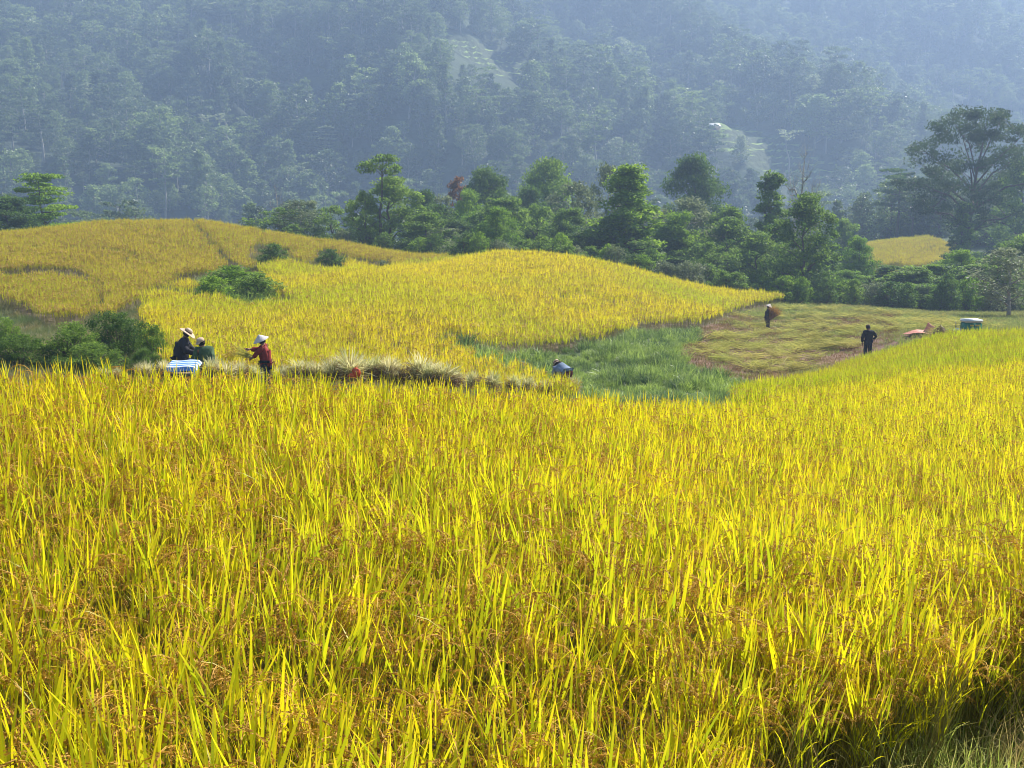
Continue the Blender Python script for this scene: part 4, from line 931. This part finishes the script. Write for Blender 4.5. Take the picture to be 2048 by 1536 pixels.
def person(px, pyt, d, hgt, label, P, jacket, trousers, hat, rz=0, long_coat=False, bulk=1.1):
    """P: pelvis, chest, neck, head, sL,eL,hL, sR,eR,hR, kL,fL,kR,fR (metres, x to the right, y away); face = direction vector"""
    p = at(px, pyt, d); base = (p[0], p[1], p[2] - hgt)
    o = thing('person', base, label, 'person', rz)
    v = {k: np.array(q, float) for k, q in P.items()}
    hipL = v['pel'] + (0, -.09, -.04) if abs(v['sL'][1] - v['sR'][1]) > .2 else v['pel'] + (-.09, 0, -.04)
    hipR = v['pel'] + (0, .09, -.04) if abs(v['sL'][1] - v['sR'][1]) > .2 else v['pel'] + (.09, 0, -.04)
    fd = np.array(P['face'], float); fd = fd / np.linalg.norm(fd)
    mid = (v['pel'] + v['che']) / 2
    names = ['pel', 'mid', 'che', 'nec', 'hea', 'top', 'sL', 'eL', 'hL', 'sR', 'eR', 'hR', 'hipL', 'kL', 'fL', 'tL', 'hipR', 'kR', 'fR', 'tR']
    up = v['hea'] - v['nec']; up = up / np.linalg.norm(up)
    pos = dict(v, mid=mid, hipL=hipL, hipR=hipR, top=v['hea'] + up * .075, tL=v['fL'] + fd * [1, 1, 0] * .16, tR=v['fR'] + fd * [1, 1, 0] * .16)
    rad = dict(pel=.125, mid=.115, che=.13, nec=.052, hea=.088, top=.07, sL=.062, eL=.04, hL=.028, sR=.062, eR=.04, hR=.028, hipL=.095, kL=.058, fL=.04, tL=.032, hipR=.095, kR=.058, fR=.04, tR=.032)
    E = [('pel','mid'),('mid','che'),('che','nec'),('nec','hea'),('hea','top'),('che','sL'),('sL','eL'),('eL','hL'),('che','sR'),('sR','eR'),('eR','hR'),
         ('pel','hipL'),('hipL','kL'),('kL','fL'),('fL','tL'),('pel','hipR'),('hipR','kR'),('kR','fR'),('fR','tR')]
    ix = {k: i for i, k in enumerate(names)}
    body = skin_mesh('body', [(*pos[k], rad[k]) for k in names], [(ix[a], ix[b]) for a, b in E], M['skin'])
    # hands with fingers, nose, ears, eyes, mouth: added to the body mesh
    mb = MB(); k = len(body.vertices); V = np.empty(k * 3); body.vertices.foreach_get('co', V)
    L_ = np.empty(len(body.loops), int); body.loops.foreach_get('vertex_index', L_); tot = np.empty(len(body.polygons), int); body.polygons.foreach_get('loop_total', tot)
    st = np.empty(len(body.polygons), int); body.polygons.foreach_get('loop_start', st)
    V = V.reshape(-1, 3); quads = L_[st[tot == 4][:, None] + np.arange(4)]; mb.add(V, quads)
    for s, e, h_ in (('sL', 'eL', 'hL'), ('sR', 'eR', 'hR')):
        dv = v[h_] - v[e]; dv /= np.linalg.norm(dv); sd = np.cross(dv, fd if abs(dv @ fd) < .9 else (0, 0, 1.)); sd /= np.linalg.norm(sd) + 1e-9; nn = np.cross(dv, sd)
        addtube(mb, [v[h_] - dv * .01, v[h_] + dv * .04, v[h_] + dv * .085], [.026, .040, .034], 8)
        for q in range(4):
            b = v[h_] + dv * .08 + sd * (.026 - q * .0175); L0 = (.07, .08, .075, .06)[q]
            addtube(mb, [b, b + dv * L0 * .5 + nn * .006, b + dv * L0 * .8 + nn * L0 * .4, b + dv * L0 * .8 + nn * L0 * .65], [.0095, .009, .008, .006], 6)
        b = v[h_] + dv * .03 + sd * .032
        addtube(mb, [b, b + sd * .025 + dv * .025, b + sd * .03 + dv * .055 + nn * .015], [.012, .010, .007], 6)
    hc = v['hea'] + up * .03; sdh = np.cross(up, fd); sdh /= np.linalg.norm(sdh) + 1e-9
    addtube(mb, [hc + fd * .08 + up * .02, hc + fd * .105 - up * .012, hc + fd * .09 - up * .022], [.008, .014, .010], 6)
    for s in (-1, 1):
        addtube(mb, [hc + sdh * s * .085 + up * .02, hc + sdh * s * .097, hc + sdh * s * .085 - up * .025], [.008, .014, .007], 6)
        addtube(mb, [hc + fd * .082 + sdh * s * .03 + up * .018, hc + fd * .088 + sdh * s * .03 + up * .018], [.012, .008], 6, 1)
    addtube(mb, [hc + fd * .085 - sdh * .022 - up * .042, hc + fd * .092 - up * .044, hc + fd * .085 + sdh * .022 - up * .042], [.004, .007, .004], 6, 1)
    link('body', mb.mesh('body', [M['skin'], M['hair']], True), o); bpy.data.meshes.remove(body)
    def clothes(nm, ks, Es, grow, mat, wr, seed, bulk=1.):
        ii = {q: i for i, q in enumerate(ks)}
        J = []
        for q in ks:
            pp = pos[q]
            if q in ('hL', 'hR'): e = pos['e' + q[1]]; pp = e + (pp - e) * .9
            if q in ('fL', 'fR'): e = pos['k' + q[1]]; pp = e + (pp - e) * .93
            J.append((*pp, (rad[q] * grow.get(q, 1.15) + .012) * bulk))
        me_ = skin_mesh(nm, J, [(ii[a], ii[b]) for a, b in Es], mat, 2, wr, 0, seed); return link(nm, me_, o)
    jk = ['mid', 'pel', 'che', 'sL', 'eL', 'hL', 'sR', 'eR', 'hR', 'col']
    pos['col'] = pos['che'] + (pos['nec'] - pos['che']) * .75; rad['col'] = .05
    JE = [('mid','pel'),('mid','che'),('che','col'),('che','sL'),('sL','eL'),('eL','hL'),('che','sR'),('sR','eR'),('eR','hR')]
    if long_coat: pos['hem'] = pos['pel'] + (pos['pel'] - pos['mid']) * .9; rad['hem'] = .15; jk.append('hem'); JE.append(('pel', 'hem'))
    clothes('jacket', jk, JE, dict(pel=1.3, mid=1.28, che=1.22, eL=1.35, eR=1.35, hL=1.4, hR=1.4, hem=1.15, sL=1.25, sR=1.25), jacket, .018, int(px), bulk)
    clothes('trousers', ['pel', 'hipL', 'kL', 'fL', 'hipR', 'kR', 'fR'], [('pel','hipL'),('hipL','kL'),('kL','fL'),('pel','hipR'),('hipR','kR'),('kR','fR')], dict(kL=1.35, kR=1.35, fL=1.4, fR=1.4), trousers, .010, int(px) + 1)
    # hair
    mb = MB(); prof = [(.0, .118), (.05, .108), (.085, .075), (.099, .03), (.097, -.03), (.085, -.07)]
    Vh, fh = lathe(prof, 14); q = Vector(up).to_track_quat('Z', 'Y').to_matrix(); Vh = Vh @ np.array(q).T + hc - fd * .014; mb.add(Vh, fh); link('hair', mb.mesh('hair', [M['hair']], True), o)
    # hat
    kind, htilt, hm = hat[:3]; mb = MB()
    if kind == 'cone': pr = [(.002,.155),(.03,.138),(.10,.085),(.17,.03),(.225,-.012),(.228,-.018),(.17,.018),(.10,.07),(.02,.13)]; z_ = .065
    elif kind == 'brim': pr = [(.002,.10),(.06,.098),(.09,.08),(.103,.04),(.108,.005),(.15,-.008),(.20,-.012),(.235,-.022),(.235,-.03),(.19,-.022),(.108,-.008)]; z_ = .07
    elif kind == 'bucket': pr = [(.002,.095),(.06,.095),(.088,.085),(.10,.03),(.104,.0),(.13,-.03),(.155,-.055),(.153,-.06),(.104,-.008)]; z_ = .075
    else: pr = [(.002,.075),(.06,.073),(.092,.055),(.10,.02),(.101,-.01),(.098,-.012)]; z_ = .08
    Vh, fh = lathe(pr, 28); 
    if kind == 'brim': Vh[:, 2] += .02 * np.cos(2 * np.arctan2(Vh[:, 1], Vh[:, 0])) * (np.hypot(Vh[:, 0], Vh[:, 1]) > .12)
    hup = Vector(np.array(up) + np.array(htilt)); q = hup.to_track_quat('Z', 'Y').to_matrix(); mb.add(Vh @ np.array(q).T + hc + up * (z_ - .03), fh, 0)
    ho = link('hat', mb.mesh('hat', [hm], True), o)
    if kind == 'cap':
        mb = MB(); b = hc + up * .05
        v8 = [b + fd * .08 - sdh * .07, b + fd * .08 + sdh * .07, b + fd * .17 + sdh * .045 - up * .015, b + fd * .17 - sdh * .045 - up * .015]; v8 = np.array(v8 + [q_ + up * .012 for q_ in v8])
        mb.add(v8, [[3,2,1,0],[4,5,6,7],[0,1,5,4],[1,2,6,5],[2,3,7,6],[3,0,4,7]]); link('visor', mb.mesh('visor', [hm]), ho)
    if kind in ('brim', 'bucket'):
        mb = MB(); Vb, fb = lathe([(.1085,.0),(.1095,.035),(.106,.037)], 28); mb.add(Vb @ np.array(q).T + hc + up * (z_ - .03), fb); link('hat_band', mb.mesh('hat_band', [M['hatband']], True), ho)
    return o, base
def bundle(name, base_pt, dirv, L, nst, spread, mats, label, cat='rice bundle', seed=1, tie=.3, grain=True, group=None, wk=1.):
    """a hand-held or laid bundle of stalks: thin tied end fanning out to drooping heads"""
    rg = np.random.default_rng(seed); dirv = np.array(dirv, float); dirv /= np.linalg.norm(dirv)
    q = Vector(dirv).to_track_quat('Z', 'Y'); mb = MB()
    a = rg.uniform(0, 6.283, nst); r = .035 * np.sqrt(rg.random(nst)) * wk; P = np.stack([r * np.cos(a), r * np.sin(a), rg.uniform(-.05, .05, nst)], 1)
    C = blades(mb, P, a, rg.uniform(0, spread, nst), rg.uniform(.75, 1.05, nst) * L, rg.uniform(.006, .012, nst) * wk, rg.uniform(0, spread * 1.6, nst), 5, 0, rg=rg)
    if grain:
        for c in C[::2]:
            X = np.repeat(c[-2:], 4, 0) + rg.normal(0, .02, (8, 3)); diamonds(mb, X, np.tile(c[-1] - c[-2], (8, 1)) + rg.normal(0, .01, (8, 3)), .045, .016, 1, rg.random(8), rg)
    Rm = np.array(q.to_matrix()); 
    mb.v = [v @ Rm.T for v in mb.v]
    o = link(name, mb.mesh(name, mats), None, base_pt); return tag(o, label, cat, group)
# man in the wide hat, body towards the right, arms forward over the threshing
P1 = dict(pel=(-.04,0,.92), che=(.02,0,1.30), nec=(.09,0,1.47), hea=(.15,0,1.56), sL=(.04,-.19,1.38), eL=(.18,-.22,1.12), hL=(.44,-.12,1.06), sR=(.04,.19,1.38), eR=(.2,.2,1.12), hR=(.46,.08,1.08),
          kL=(.0,-.12,.48), fL=(-.08,-.13,.05), kR=(.04,.12,.48), fR=(.06,.13,.05), face=(.9,-.15,-.35))
o1, b1 = person(362, 655, 32, 1.74, 'man in a dark jacket and wide straw hat leaning right over the striped sheet', P1, M['charcoal'], M['darktrouser'], ('brim', (.05,0,0), M['strawhat']), long_coat=True, bulk=1.38)
P2 = dict(pel=(.12,.02,.72), che=(.02,-.04,1.08), nec=(-.01,-.06,1.24), hea=(-.03,-.09,1.34), sL=(-.15,-.05,1.17), eL=(-.22,-.12,.92), hL=(-.30,-.2,.80), sR=(.19,.0,1.15), eR=(.25,-.12,.90), hR=(.05,-.25,.80),
          kL=(-.04,-.2,.42), fL=(-.02,-.06,.05), kR=(.24,-.16,.42), fR=(.22,.02,.05), face=(-.35,-.8,-.45))
o2, b2 = person(406, 674, 31.7, 1.5, 'stooping worker in green jacket and pale cap beside the man in the wide hat', P2, M['dgreen'], M['brownc'], ('cap', (0,0,0), M['strawhat']), long_coat=True, bulk=1.35)
P3 = dict(pel=(.03,0,.88), che=(.02,0,1.22), nec=(-.01,0,1.38), hea=(-.05,-.01,1.46), sL=(.0,-.17,1.30), eL=(-.17,-.16,1.14), hL=(-.36,-.10,1.20), sR=(.0,.17,1.31), eR=(-.2,.18,1.22), hR=(-.42,.06,1.24),
          kL=(.0,-.11,.46), fL=(.02,-.12,.05), kR=(.03,.11,.46), fR=(.08,.12,.05), face=(-.9,-.1,-.3))
P3['hL'] = (-.30,-.12,1.04)
o3, b3 = person(527, 669, 33, 1.66, 'worker in a red shirt and white conical hat holding out a rice bundle', P3, M['redcloth'], M['darktrouser'], ('cone', (.1,-.05,0), M['palmhat']), long_coat=True)
bundle('rice_bundle', (b3[0] - .28, b3[1] - .05, b3[2] + 1.02), (-1, 0, .42), .85, 90, .30, [M['straw_fresh'], M['grain']], 'drooping rice bundle swung by the worker in red', seed=3)
P4 = dict(pel=(.17,-.08,.84), che=(.0,.13,1.00), nec=(-.06,.22,1.07), hea=(-.09,.27,1.10), sL=(-.18,.08,.97), eL=(-.23,.16,.70), hL=(-.16,.3,.50), sR=(.16,.2,.98), eR=(.20,.28,.72), hR=(.06,.36,.50),
          kL=(.10,.02,.45), fL=(.08,-.06,.05), kR=(.30,.03,.45), fR=(.31,-.04,.05), face=(-.3,.7,-.6))
o4, b4 = person(1122, 722, 38, 1.24, 'stooping worker in a blue denim jacket and straw bucket hat gathering sheaves', P4, M['denim'], M['maroon'], ('bucket', (-.1,.1,.5), M['strawhat']), bulk=1.3)
P5 = dict(pel=(0,0,.86), che=(.0,0,1.20), nec=(.02,0,1.36), hea=(.05,0,1.44), sL=(.01,-.17,1.28), eL=(.14,-.2,1.04), hL=(.36,-.12,1.10), sR=(.01,.17,1.28), eR=(.14,.2,1.06), hR=(.36,.1,1.12),
          kL=(.04,-.11,.45), fL=(.06,-.12,.05), kR=(.0,.11,.45), fR=(.02,.12,.05), face=(.9,-.1,-.3))
o5, b5 = person(1536, 609, 72, 1.62, 'distant worker in dark clothes and conical hat carrying an armful of rice', P5, M['charcoal'], M['brownc'], ('cone', (.12,0,0), M['palmhat']), long_coat=True)
bundle('rice_bundle', (b5[0] + .12, b5[1] - .2, b5[2] + .80), (.45, -.1, .9), .75, 420, .5, [M['straw_dark'], M['grain']], 'thick armful of rice held by the distant worker in the conical hat', seed=4, wk=2.8)
P6 = dict(pel=(.0,0,.92), che=(.0,-.01,1.28), nec=(-.01,0,1.45), hea=(-.02,.03,1.54), sL=(-.19,0,1.36), eL=(-.29,-.03,1.08), hL=(-.25,.08,.86), sR=(.19,0,1.36), eR=(.36,-.04,1.14), hR=(.20,.04,1.00),
          kL=(-.11,.03,.48), fL=(-.12,0,.05), kR=(.11,.05,.48), fR=(.13,0,.05), face=(-.1,.95,-.2))
o6, b6 = person(1738, 650, 55, 1.68, 'man in black seen from behind with one hand on his hip beside the green rice', P6, M['black'], M['darktrouser'], ('cap', (0,0,0), M['hatband']), long_coat=True)

# ------------------------------------------------------------------ straw sheaves
def sheaf_mesh(seed):
    """thick sheaf: pale stalk ends bristling up, dark grain heads hanging in front"""
    rg = np.random.default_rng(seed); mb = MB()
    n = 260; a = rg.uniform(0, 6.283, n); r = .10 * np.sqrt(rg.random(n)); P = np.stack([r * np.cos(a) * 1.5, r * np.sin(a), rg.uniform(.1, .34, n)], 1)
    blades(mb, P, a, rg.uniform(.1, 1.15, n), rg.uniform(.18, .42, n), rg.uniform(.014, .028, n), rg.uniform(-.1, 1.0, n), 3, 0, rg=rg)
    n = 170; a = rg.uniform(0, 6.283, n); P = np.stack([np.cos(a) * .2, np.sin(a) * .16, rg.uniform(.06, .30, n)], 1)
    blades(mb, P, a, rg.uniform(1.0, 1.7, n), rg.uniform(.14, .3, n), rg.uniform(.010, .02, n), rg.uniform(.6, 1.5, n), 3, 1, rg=rg)
    n = 260; C = rg.normal(size=(n, 3)) * [.17, .12, .08] + [0, 0, .12]; C[:, 2] = np.abs(C[:, 2]); diamonds(mb, C, rg.normal(size=(n, 3)), .09, .03, 1, rg.random(n), rg)
    return mb.mesh('straw_sheaf', [M['straw'], M['straw_dark']])
SM = [sheaf_mesh(s) for s in (1, 2, 3, 4)]
rg3 = np.random.default_rng(5)
for i, (px, pt, s) in enumerate([(215,736,.6),(244,732,.65),(268,728,.7),(292,726,.8),(318,726,.8),(425,722,1.),(450,726,.9),(478,720,1),(505,726,.9),(575,728,.9),(602,724,1.),(628,728,.9),
        (672,716,1.35),(700,714,1.4),(728,718,1.3),(752,720,1.25),(778,724,1.2),(806,724,1.3),(834,722,1.35),(862,726,1.35),(888,734,1.2),(908,742,1.),(950,742,.9),(985,744,.95),(1020,748,.95),(1050,750,.95),(1085,756,.9),(1106,760,1.),(1145,760,.9)]):
    d = 30.3 + (px > 640) * .4 + max(0, px - 900) * .018; p = at(px, pt + 3, d); s *= .80; hh = .50 * s
    where = ('left of the striped sheet' if px < 330 else 'between the striped sheet and the worker in red' if px < 520 else 'right of the worker in red' if px < 640 else 'in the thick pile around the red bag' if px < 765 else 'in the long pile right of the red bag' if px < 915 else 'in the low row left of the worker in blue')
    s = s * rg3.uniform(.85, 1.25); o = link('straw_sheaf', SM[i % 4], None, (p[0], p[1] + rg3.normal(0, .15), p[2] - hh), (rg3.normal(0, .3), rg3.normal(0, .35), rg3.uniform(0, 6.283)), (s * rg3.uniform(.9, 1.3), s, s))
    tag(o, '%s %s sheaf from the left %s' % (nth(where), ('squat' if s < .85 else 'bristling' if s < 1.2 else 'bulky'), where), 'sheaf', 'straw sheaves ' + where)
    # the bank the sheaves lie on
# red bag
def lump(name, c, s, mat, seed, amp=.18, parent=None):
    import bmesh
    bm = bmesh.new(); bmesh.ops.create_icosphere(bm, subdivisions=4, radius=1.)
    rs_ = seed * 7.7
    for v in bm.verts:
        q = v.co.copy(); k = 1 + amp * 2 * (float(vnoise(q.x * 2.3 + rs_, q.z * 2.3 + q.y * 1.7, seed)) - .5) + amp * .7 * (float(vnoise(q.x * 6 + rs_, q.z * 6 + q.y * 5, seed + 1)) - .5)
        v.co = Vector((q.x * s[0] * k, q.y * s[1] * k, q.z * s[2] * k))
    me_ = bpy.data.meshes.new(name); bm.to_mesh(me_); bm.free(); me_.materials.append(mat)
    for f in me_.polygons: f.use_smooth = True
    return link(name, me_, parent, c)
M['redplastic'] = solid('red_plastic', (.62,.06,.02), (.80,.12,.03), 8, .4, .3); M['pinkcloth'] = solid('faded_red_tarpaulin', (.50,.17,.11), (.66,.28,.20), 3, .6, .3)
p = at(713, 744, 30.0); bag = thing('red_bag', (p[0], p[1], p[2] - .12), 'crumpled red plastic bag lying on the straw pile', 'bag')
lump('bag_body', (0, 0, .1), (.10, .08, .13), M['redplastic'], 3, .25, bag); lump('bag_flap', (-.10, -.02, .03), (.10, .05, .06), M['redplastic'], 9, .3, bag)
mb = MB(); addtube(mb, [(-.03,0,.20),(-.02,0,.27),(.03,0,.28),(.04,0,.20)], .007, 6); link('handle', mb.mesh('handle', [M['redplastic']], True), bag)
# striped sheet on a threshing box
m, nt_ = newmat('striped_plastic'); tc = N(nt_, 'ShaderNodeTexCoord'); wv = N(nt_, 'ShaderNodeTexWave'); wv.bands_direction = 'Y'; wv.inputs['Scale'].default_value = 1.9; wv.inputs['Distortion'].default_value = .6
nt_.links.new(tc.outputs['Object'], wv.inputs[0]); cc = ramp(nt_, wv.outputs['Fac'], [(.55, (.06,.24,.66)), (.65, (.74,.80,.86))])
pb = N(nt_, 'ShaderNodeBsdfPrincipled'); nt_.links.new(cc, pb.inputs['Base Color']); pb.inputs['Roughness'].default_value = .45
oo = N(nt_, 'ShaderNodeOutputMaterial'); nt_.links.new(pb.outputs[0], oo.inputs[0]); M['stripe'] = m
p = at(372, 720, 31.0); tz = p[2]; sheet = thing('striped_sheet', (p[0], 30.7, tz - .70), 'blue and white striped plastic sheet spread over a low box by the threshing men', 'sheet')
gx, gy = np.meshgrid(np.linspace(-.43, .43, 41), np.linspace(-.36, .30, 45)); zt = .70 + .17 * (gy - .30) + .012 * np.sin(gx * 9) + .02 * fbm(gx * 5, gy * 5, 2, 5) - .07 * ss(.34, .43, np.abs(gx)); gy2 = gy
zt = zt - .10 * np.clip((-.28 - gy) / .08, 0, 1)
k = 41; i = np.arange(44)[:, None] * k; j = np.arange(40)[None]; mb = MB()
V0 = np.stack([gx * 1.0, gy2, zt], -1).reshape(-1, 3); mb.add(V0, np.stack([i + j, i + j + 1, i + k + j + 1, i + k + j], -1).reshape(-1, 4)); sm = link('cover', mb.mesh('cover', [M['stripe']], True), sheet); sm.modifiers.new('t', 'SOLIDIFY').thickness = .006
mb = MB(); mb.add(*box((0, 0, .20), (.74, .56, .36))); link('box', mb.mesh('box', [M['mudwall']]), sheet)
# pink tarpaulin on the cut field
def tarp(px, py, d, wd, dp, label, seed):
    p = at(px, py, d); gx, gy = np.meshgrid(np.linspace(-wd / 2, wd / 2, 50), np.linspace(-dp / 2, dp / 2, 30))
    z = H(gx + p[0], gy + d) + .22 * np.clip(fbm(gx * 1.3 + seed, gy * 1.3, 3, seed) + .35, 0, 1) + .40 * ss(.25, .5, gx / wd) ** 2 + .08; z0 = H1(p[0], d)
    mb = MB(); i = np.arange(29)[:, None] * 50; j = np.arange(49)[None]
    mb.add(np.stack([gx, gy, z - z0], -1).reshape(-1, 3), np.stack([i + j, i + j + 1, i + 50 + j + 1, i + 50 + j], -1).reshape(-1, 4))
    o = link('tarpaulin', mb.mesh('tarpaulin', [M['pinkcloth']], True), None, (p[0], d, z0)); o.modifiers.new('t', 'SOLIDIFY').thickness = .01
    return tag(o, label, 'tarpaulin')
tarp(1838, 658, 58, 1.25, 1.0, 'crumpled faded red tarpaulin on the cut field left of the straw heap', 3)
p = at(1882, 645, 55); 
def heap(px, pyt, d, w_, h_, label, mats, seed, name='straw_heap', cat='straw heap', n=700):
    rg = np.random.default_rng(seed); p = at(px, pyt, d); z0 = H1(p[0], d); hh = max(h_, p[2] - z0); mb = MB()
    a = rg.uniform(0, 6.283, n); r = np.sqrt(rg.random(n)); P = np.stack([r * np.cos(a) * w_ / 2, r * np.sin(a) * w_ / 2, hh * .95 * (1 - r ** 1.6) + .02], 1)
    blades(mb, P, a + rg.normal(0, .7, n), rg.uniform(.9, 1.7, n), rg.uniform(.25, .5, n), rg.uniform(.012, .026, n), rg.uniform(0, .5, n), 3, 0, rg=rg)
    pr = [(w_ / 2 * t_, hh * .88 * (1 - t_ ** 1.6)) for t_ in (.01, .3, .5, .7, .85, 1.)]; V, f = lathe(pr, 20); mb.add(V, f, 1, .4)
    return tag(link(name, mb.mesh(name, mats), None, (p[0], d, z0)), label, cat)
heap(1882, 644, 55, 1.3, .5, 'rounded heap of cut rice left of the tractor', [M['straw_fresh'], M['straw_dark']], 5)
heap(1484, 650, 69, .8, .18, 'small dark bundle of cut rice lying left of the distant worker', [M['straw_fresh'], M['straw_dark']], 6, n=160)
x, y, z = hit(1541, 655, 45, 100, 500); mb = MB(); addtube(mb, [(-.42,0,.06),(-.1,.01,.05),(.2,0,.04),(.45,.0,.02)], [.022,.024,.022,.018], 8); link_o = link('bamboo_pole', mb.mesh('bamboo_pole', [solid('bamboo', (.55,.48,.34), (.70,.62,.46), 6, .6)], True), None, (x, y, z)); tag(link_o, 'pale bamboo pole lying at the feet of the distant worker', 'pole')

# ------------------------------------------------------------------ small tractor with a canopy
M['green_paint'] = solid('green_paint', (.015,.15,.10), (.03,.22,.15), 3, .4); M['white_paint'] = solid('white_paint', (.68,.70,.68), (.80,.81,.80), 3, .4); M['rubber'] = solid('rubber', (.015,.015,.015), (.03,.028,.025), 12, .85, .4)
M['yellow_paint'] = solid('yellow_paint', (.55,.42,.06), (.65,.50,.10), 4, .5); M['steel'] = solid('steel', (.25,.25,.25), (.42,.42,.41), 8, .45, metallic=.6)
def rbox(mb, c, s, bev=.03, mat=0):
    import bmesh
    bm = bmesh.new(); bmesh.ops.create_cube(bm, size=1.)
    for v in bm.verts: v.co = Vector((v.co.x * s[0], v.co.y * s[1], v.co.z * s[2]))
    bmesh.ops.bevel(bm, geom=bm.edges[:], offset=bev, segments=2, affect='EDGES')
    bm.verts.ensure_lookup_table(); bmesh.ops.triangulate(bm, faces=bm.faces[:])
    mb.add(np.array([v.co[:] for v in bm.verts]) + c, np.array([[v.index for v in f.verts] for f in bm.faces]), mat); bm.free()
p = at(1943, 638, 53); tr = thing('tractor', (p[0], p[1], p[2] - 1.60), 'small green thresher tractor with a white roof behind the green rice', 'tractor', .08, (.82, .82, 1))
def part(nm, mat, fn, par=tr, smooth=False):
    mb = MB(); fn(mb); return link(nm, mb.mesh(nm, [mat], smooth), par)
part('body', M['green_paint'], lambda m_: rbox(m_, (0, 0, 1.17), (.92, .7, .56), .04))
part('roof', M['white_paint'], lambda m_: rbox(m_, (.0, 0, 1.535), (1.04, .82, .13), .06))
part('stripe', M['yellow_paint'], lambda m_: rbox(m_, (-.12, -.352, 1.34), (.22, .012, .07), .004)); part('stripe', M['yellow_paint'], lambda m_: rbox(m_, (.2, -.352, 1.34), (.30, .012, .07), .004))
part('chassis', M['steel'], lambda m_: (rbox(m_, (-.1, 0, .72), (1.5, .5, .16), .02), rbox(m_, (-.1, 0, .6), (1.2, .1, .1), .01)))
part('hood', M['white_paint'], lambda m_: rbox(m_, (-.72, 0, 1.0), (.36, .46, .38), .06)); part('exhaust', M['steel'], lambda m_: addtube(m_, [(-.8, .12, 1.15), (-.8, .12, 1.42), (-.86, .12, 1.46)], .022, 8))
part('steering_bar', M['steel'], lambda m_: addtube(m_, [(-.5, -.18, 1.1), (-.44, -.18, 1.35), (-.44, .18, 1.35), (-.5, .18, 1.1)], .014, 8))
for sx, r in ((-.7, .34), (.38, .46)):
    for sy in (-.42, .42):
        wl = link('wheel', None, tr, (sx, sy, r), (math.pi / 2, 0, 0))
        V, f = lathe([(r * .55, -.09), (r * .9, -.1), (r, -.06), (r, .06), (r * .9, .1), (r * .55, .09)], 24); mb = MB(); mb.add(V, f); link('tyre', mb.mesh('tyre', [M['rubber']], True), wl)
        V, f = lathe([(.001, -.03), (.08, -.04), (r * .5, -.02), (r * .56, -.085), (r * .56, .085), (r * .5, .02), (.08, .04), (.001, .03)], 20); mb = MB(); mb.add(V, f); link('rim', mb.mesh('rim', [M['yellow_paint']], True), wl)

# ------------------------------------------------------------------ haze
m, nt_ = newmat('haze_air'); pv = N(nt_, 'ShaderNodeVolumePrincipled')
pv.inputs['Color'].default_value = (.42, .57, .84, 1); pv.inputs['Density'].default_value = HAZE_D; pv.inputs['Anisotropy'].default_value = .25
oo = N(nt_, 'ShaderNodeOutputMaterial'); nt_.links.new(pv.outputs[0], oo.inputs['Volume'])
mb = MB(); mb.add(*box((0, 830, 112.5), (3300, 2000, 295.))); hz = link('haze', mb.mesh('haze', [m])); tag(hz, 'pale blue haze filling the valley', 'haze', kind='stuff')
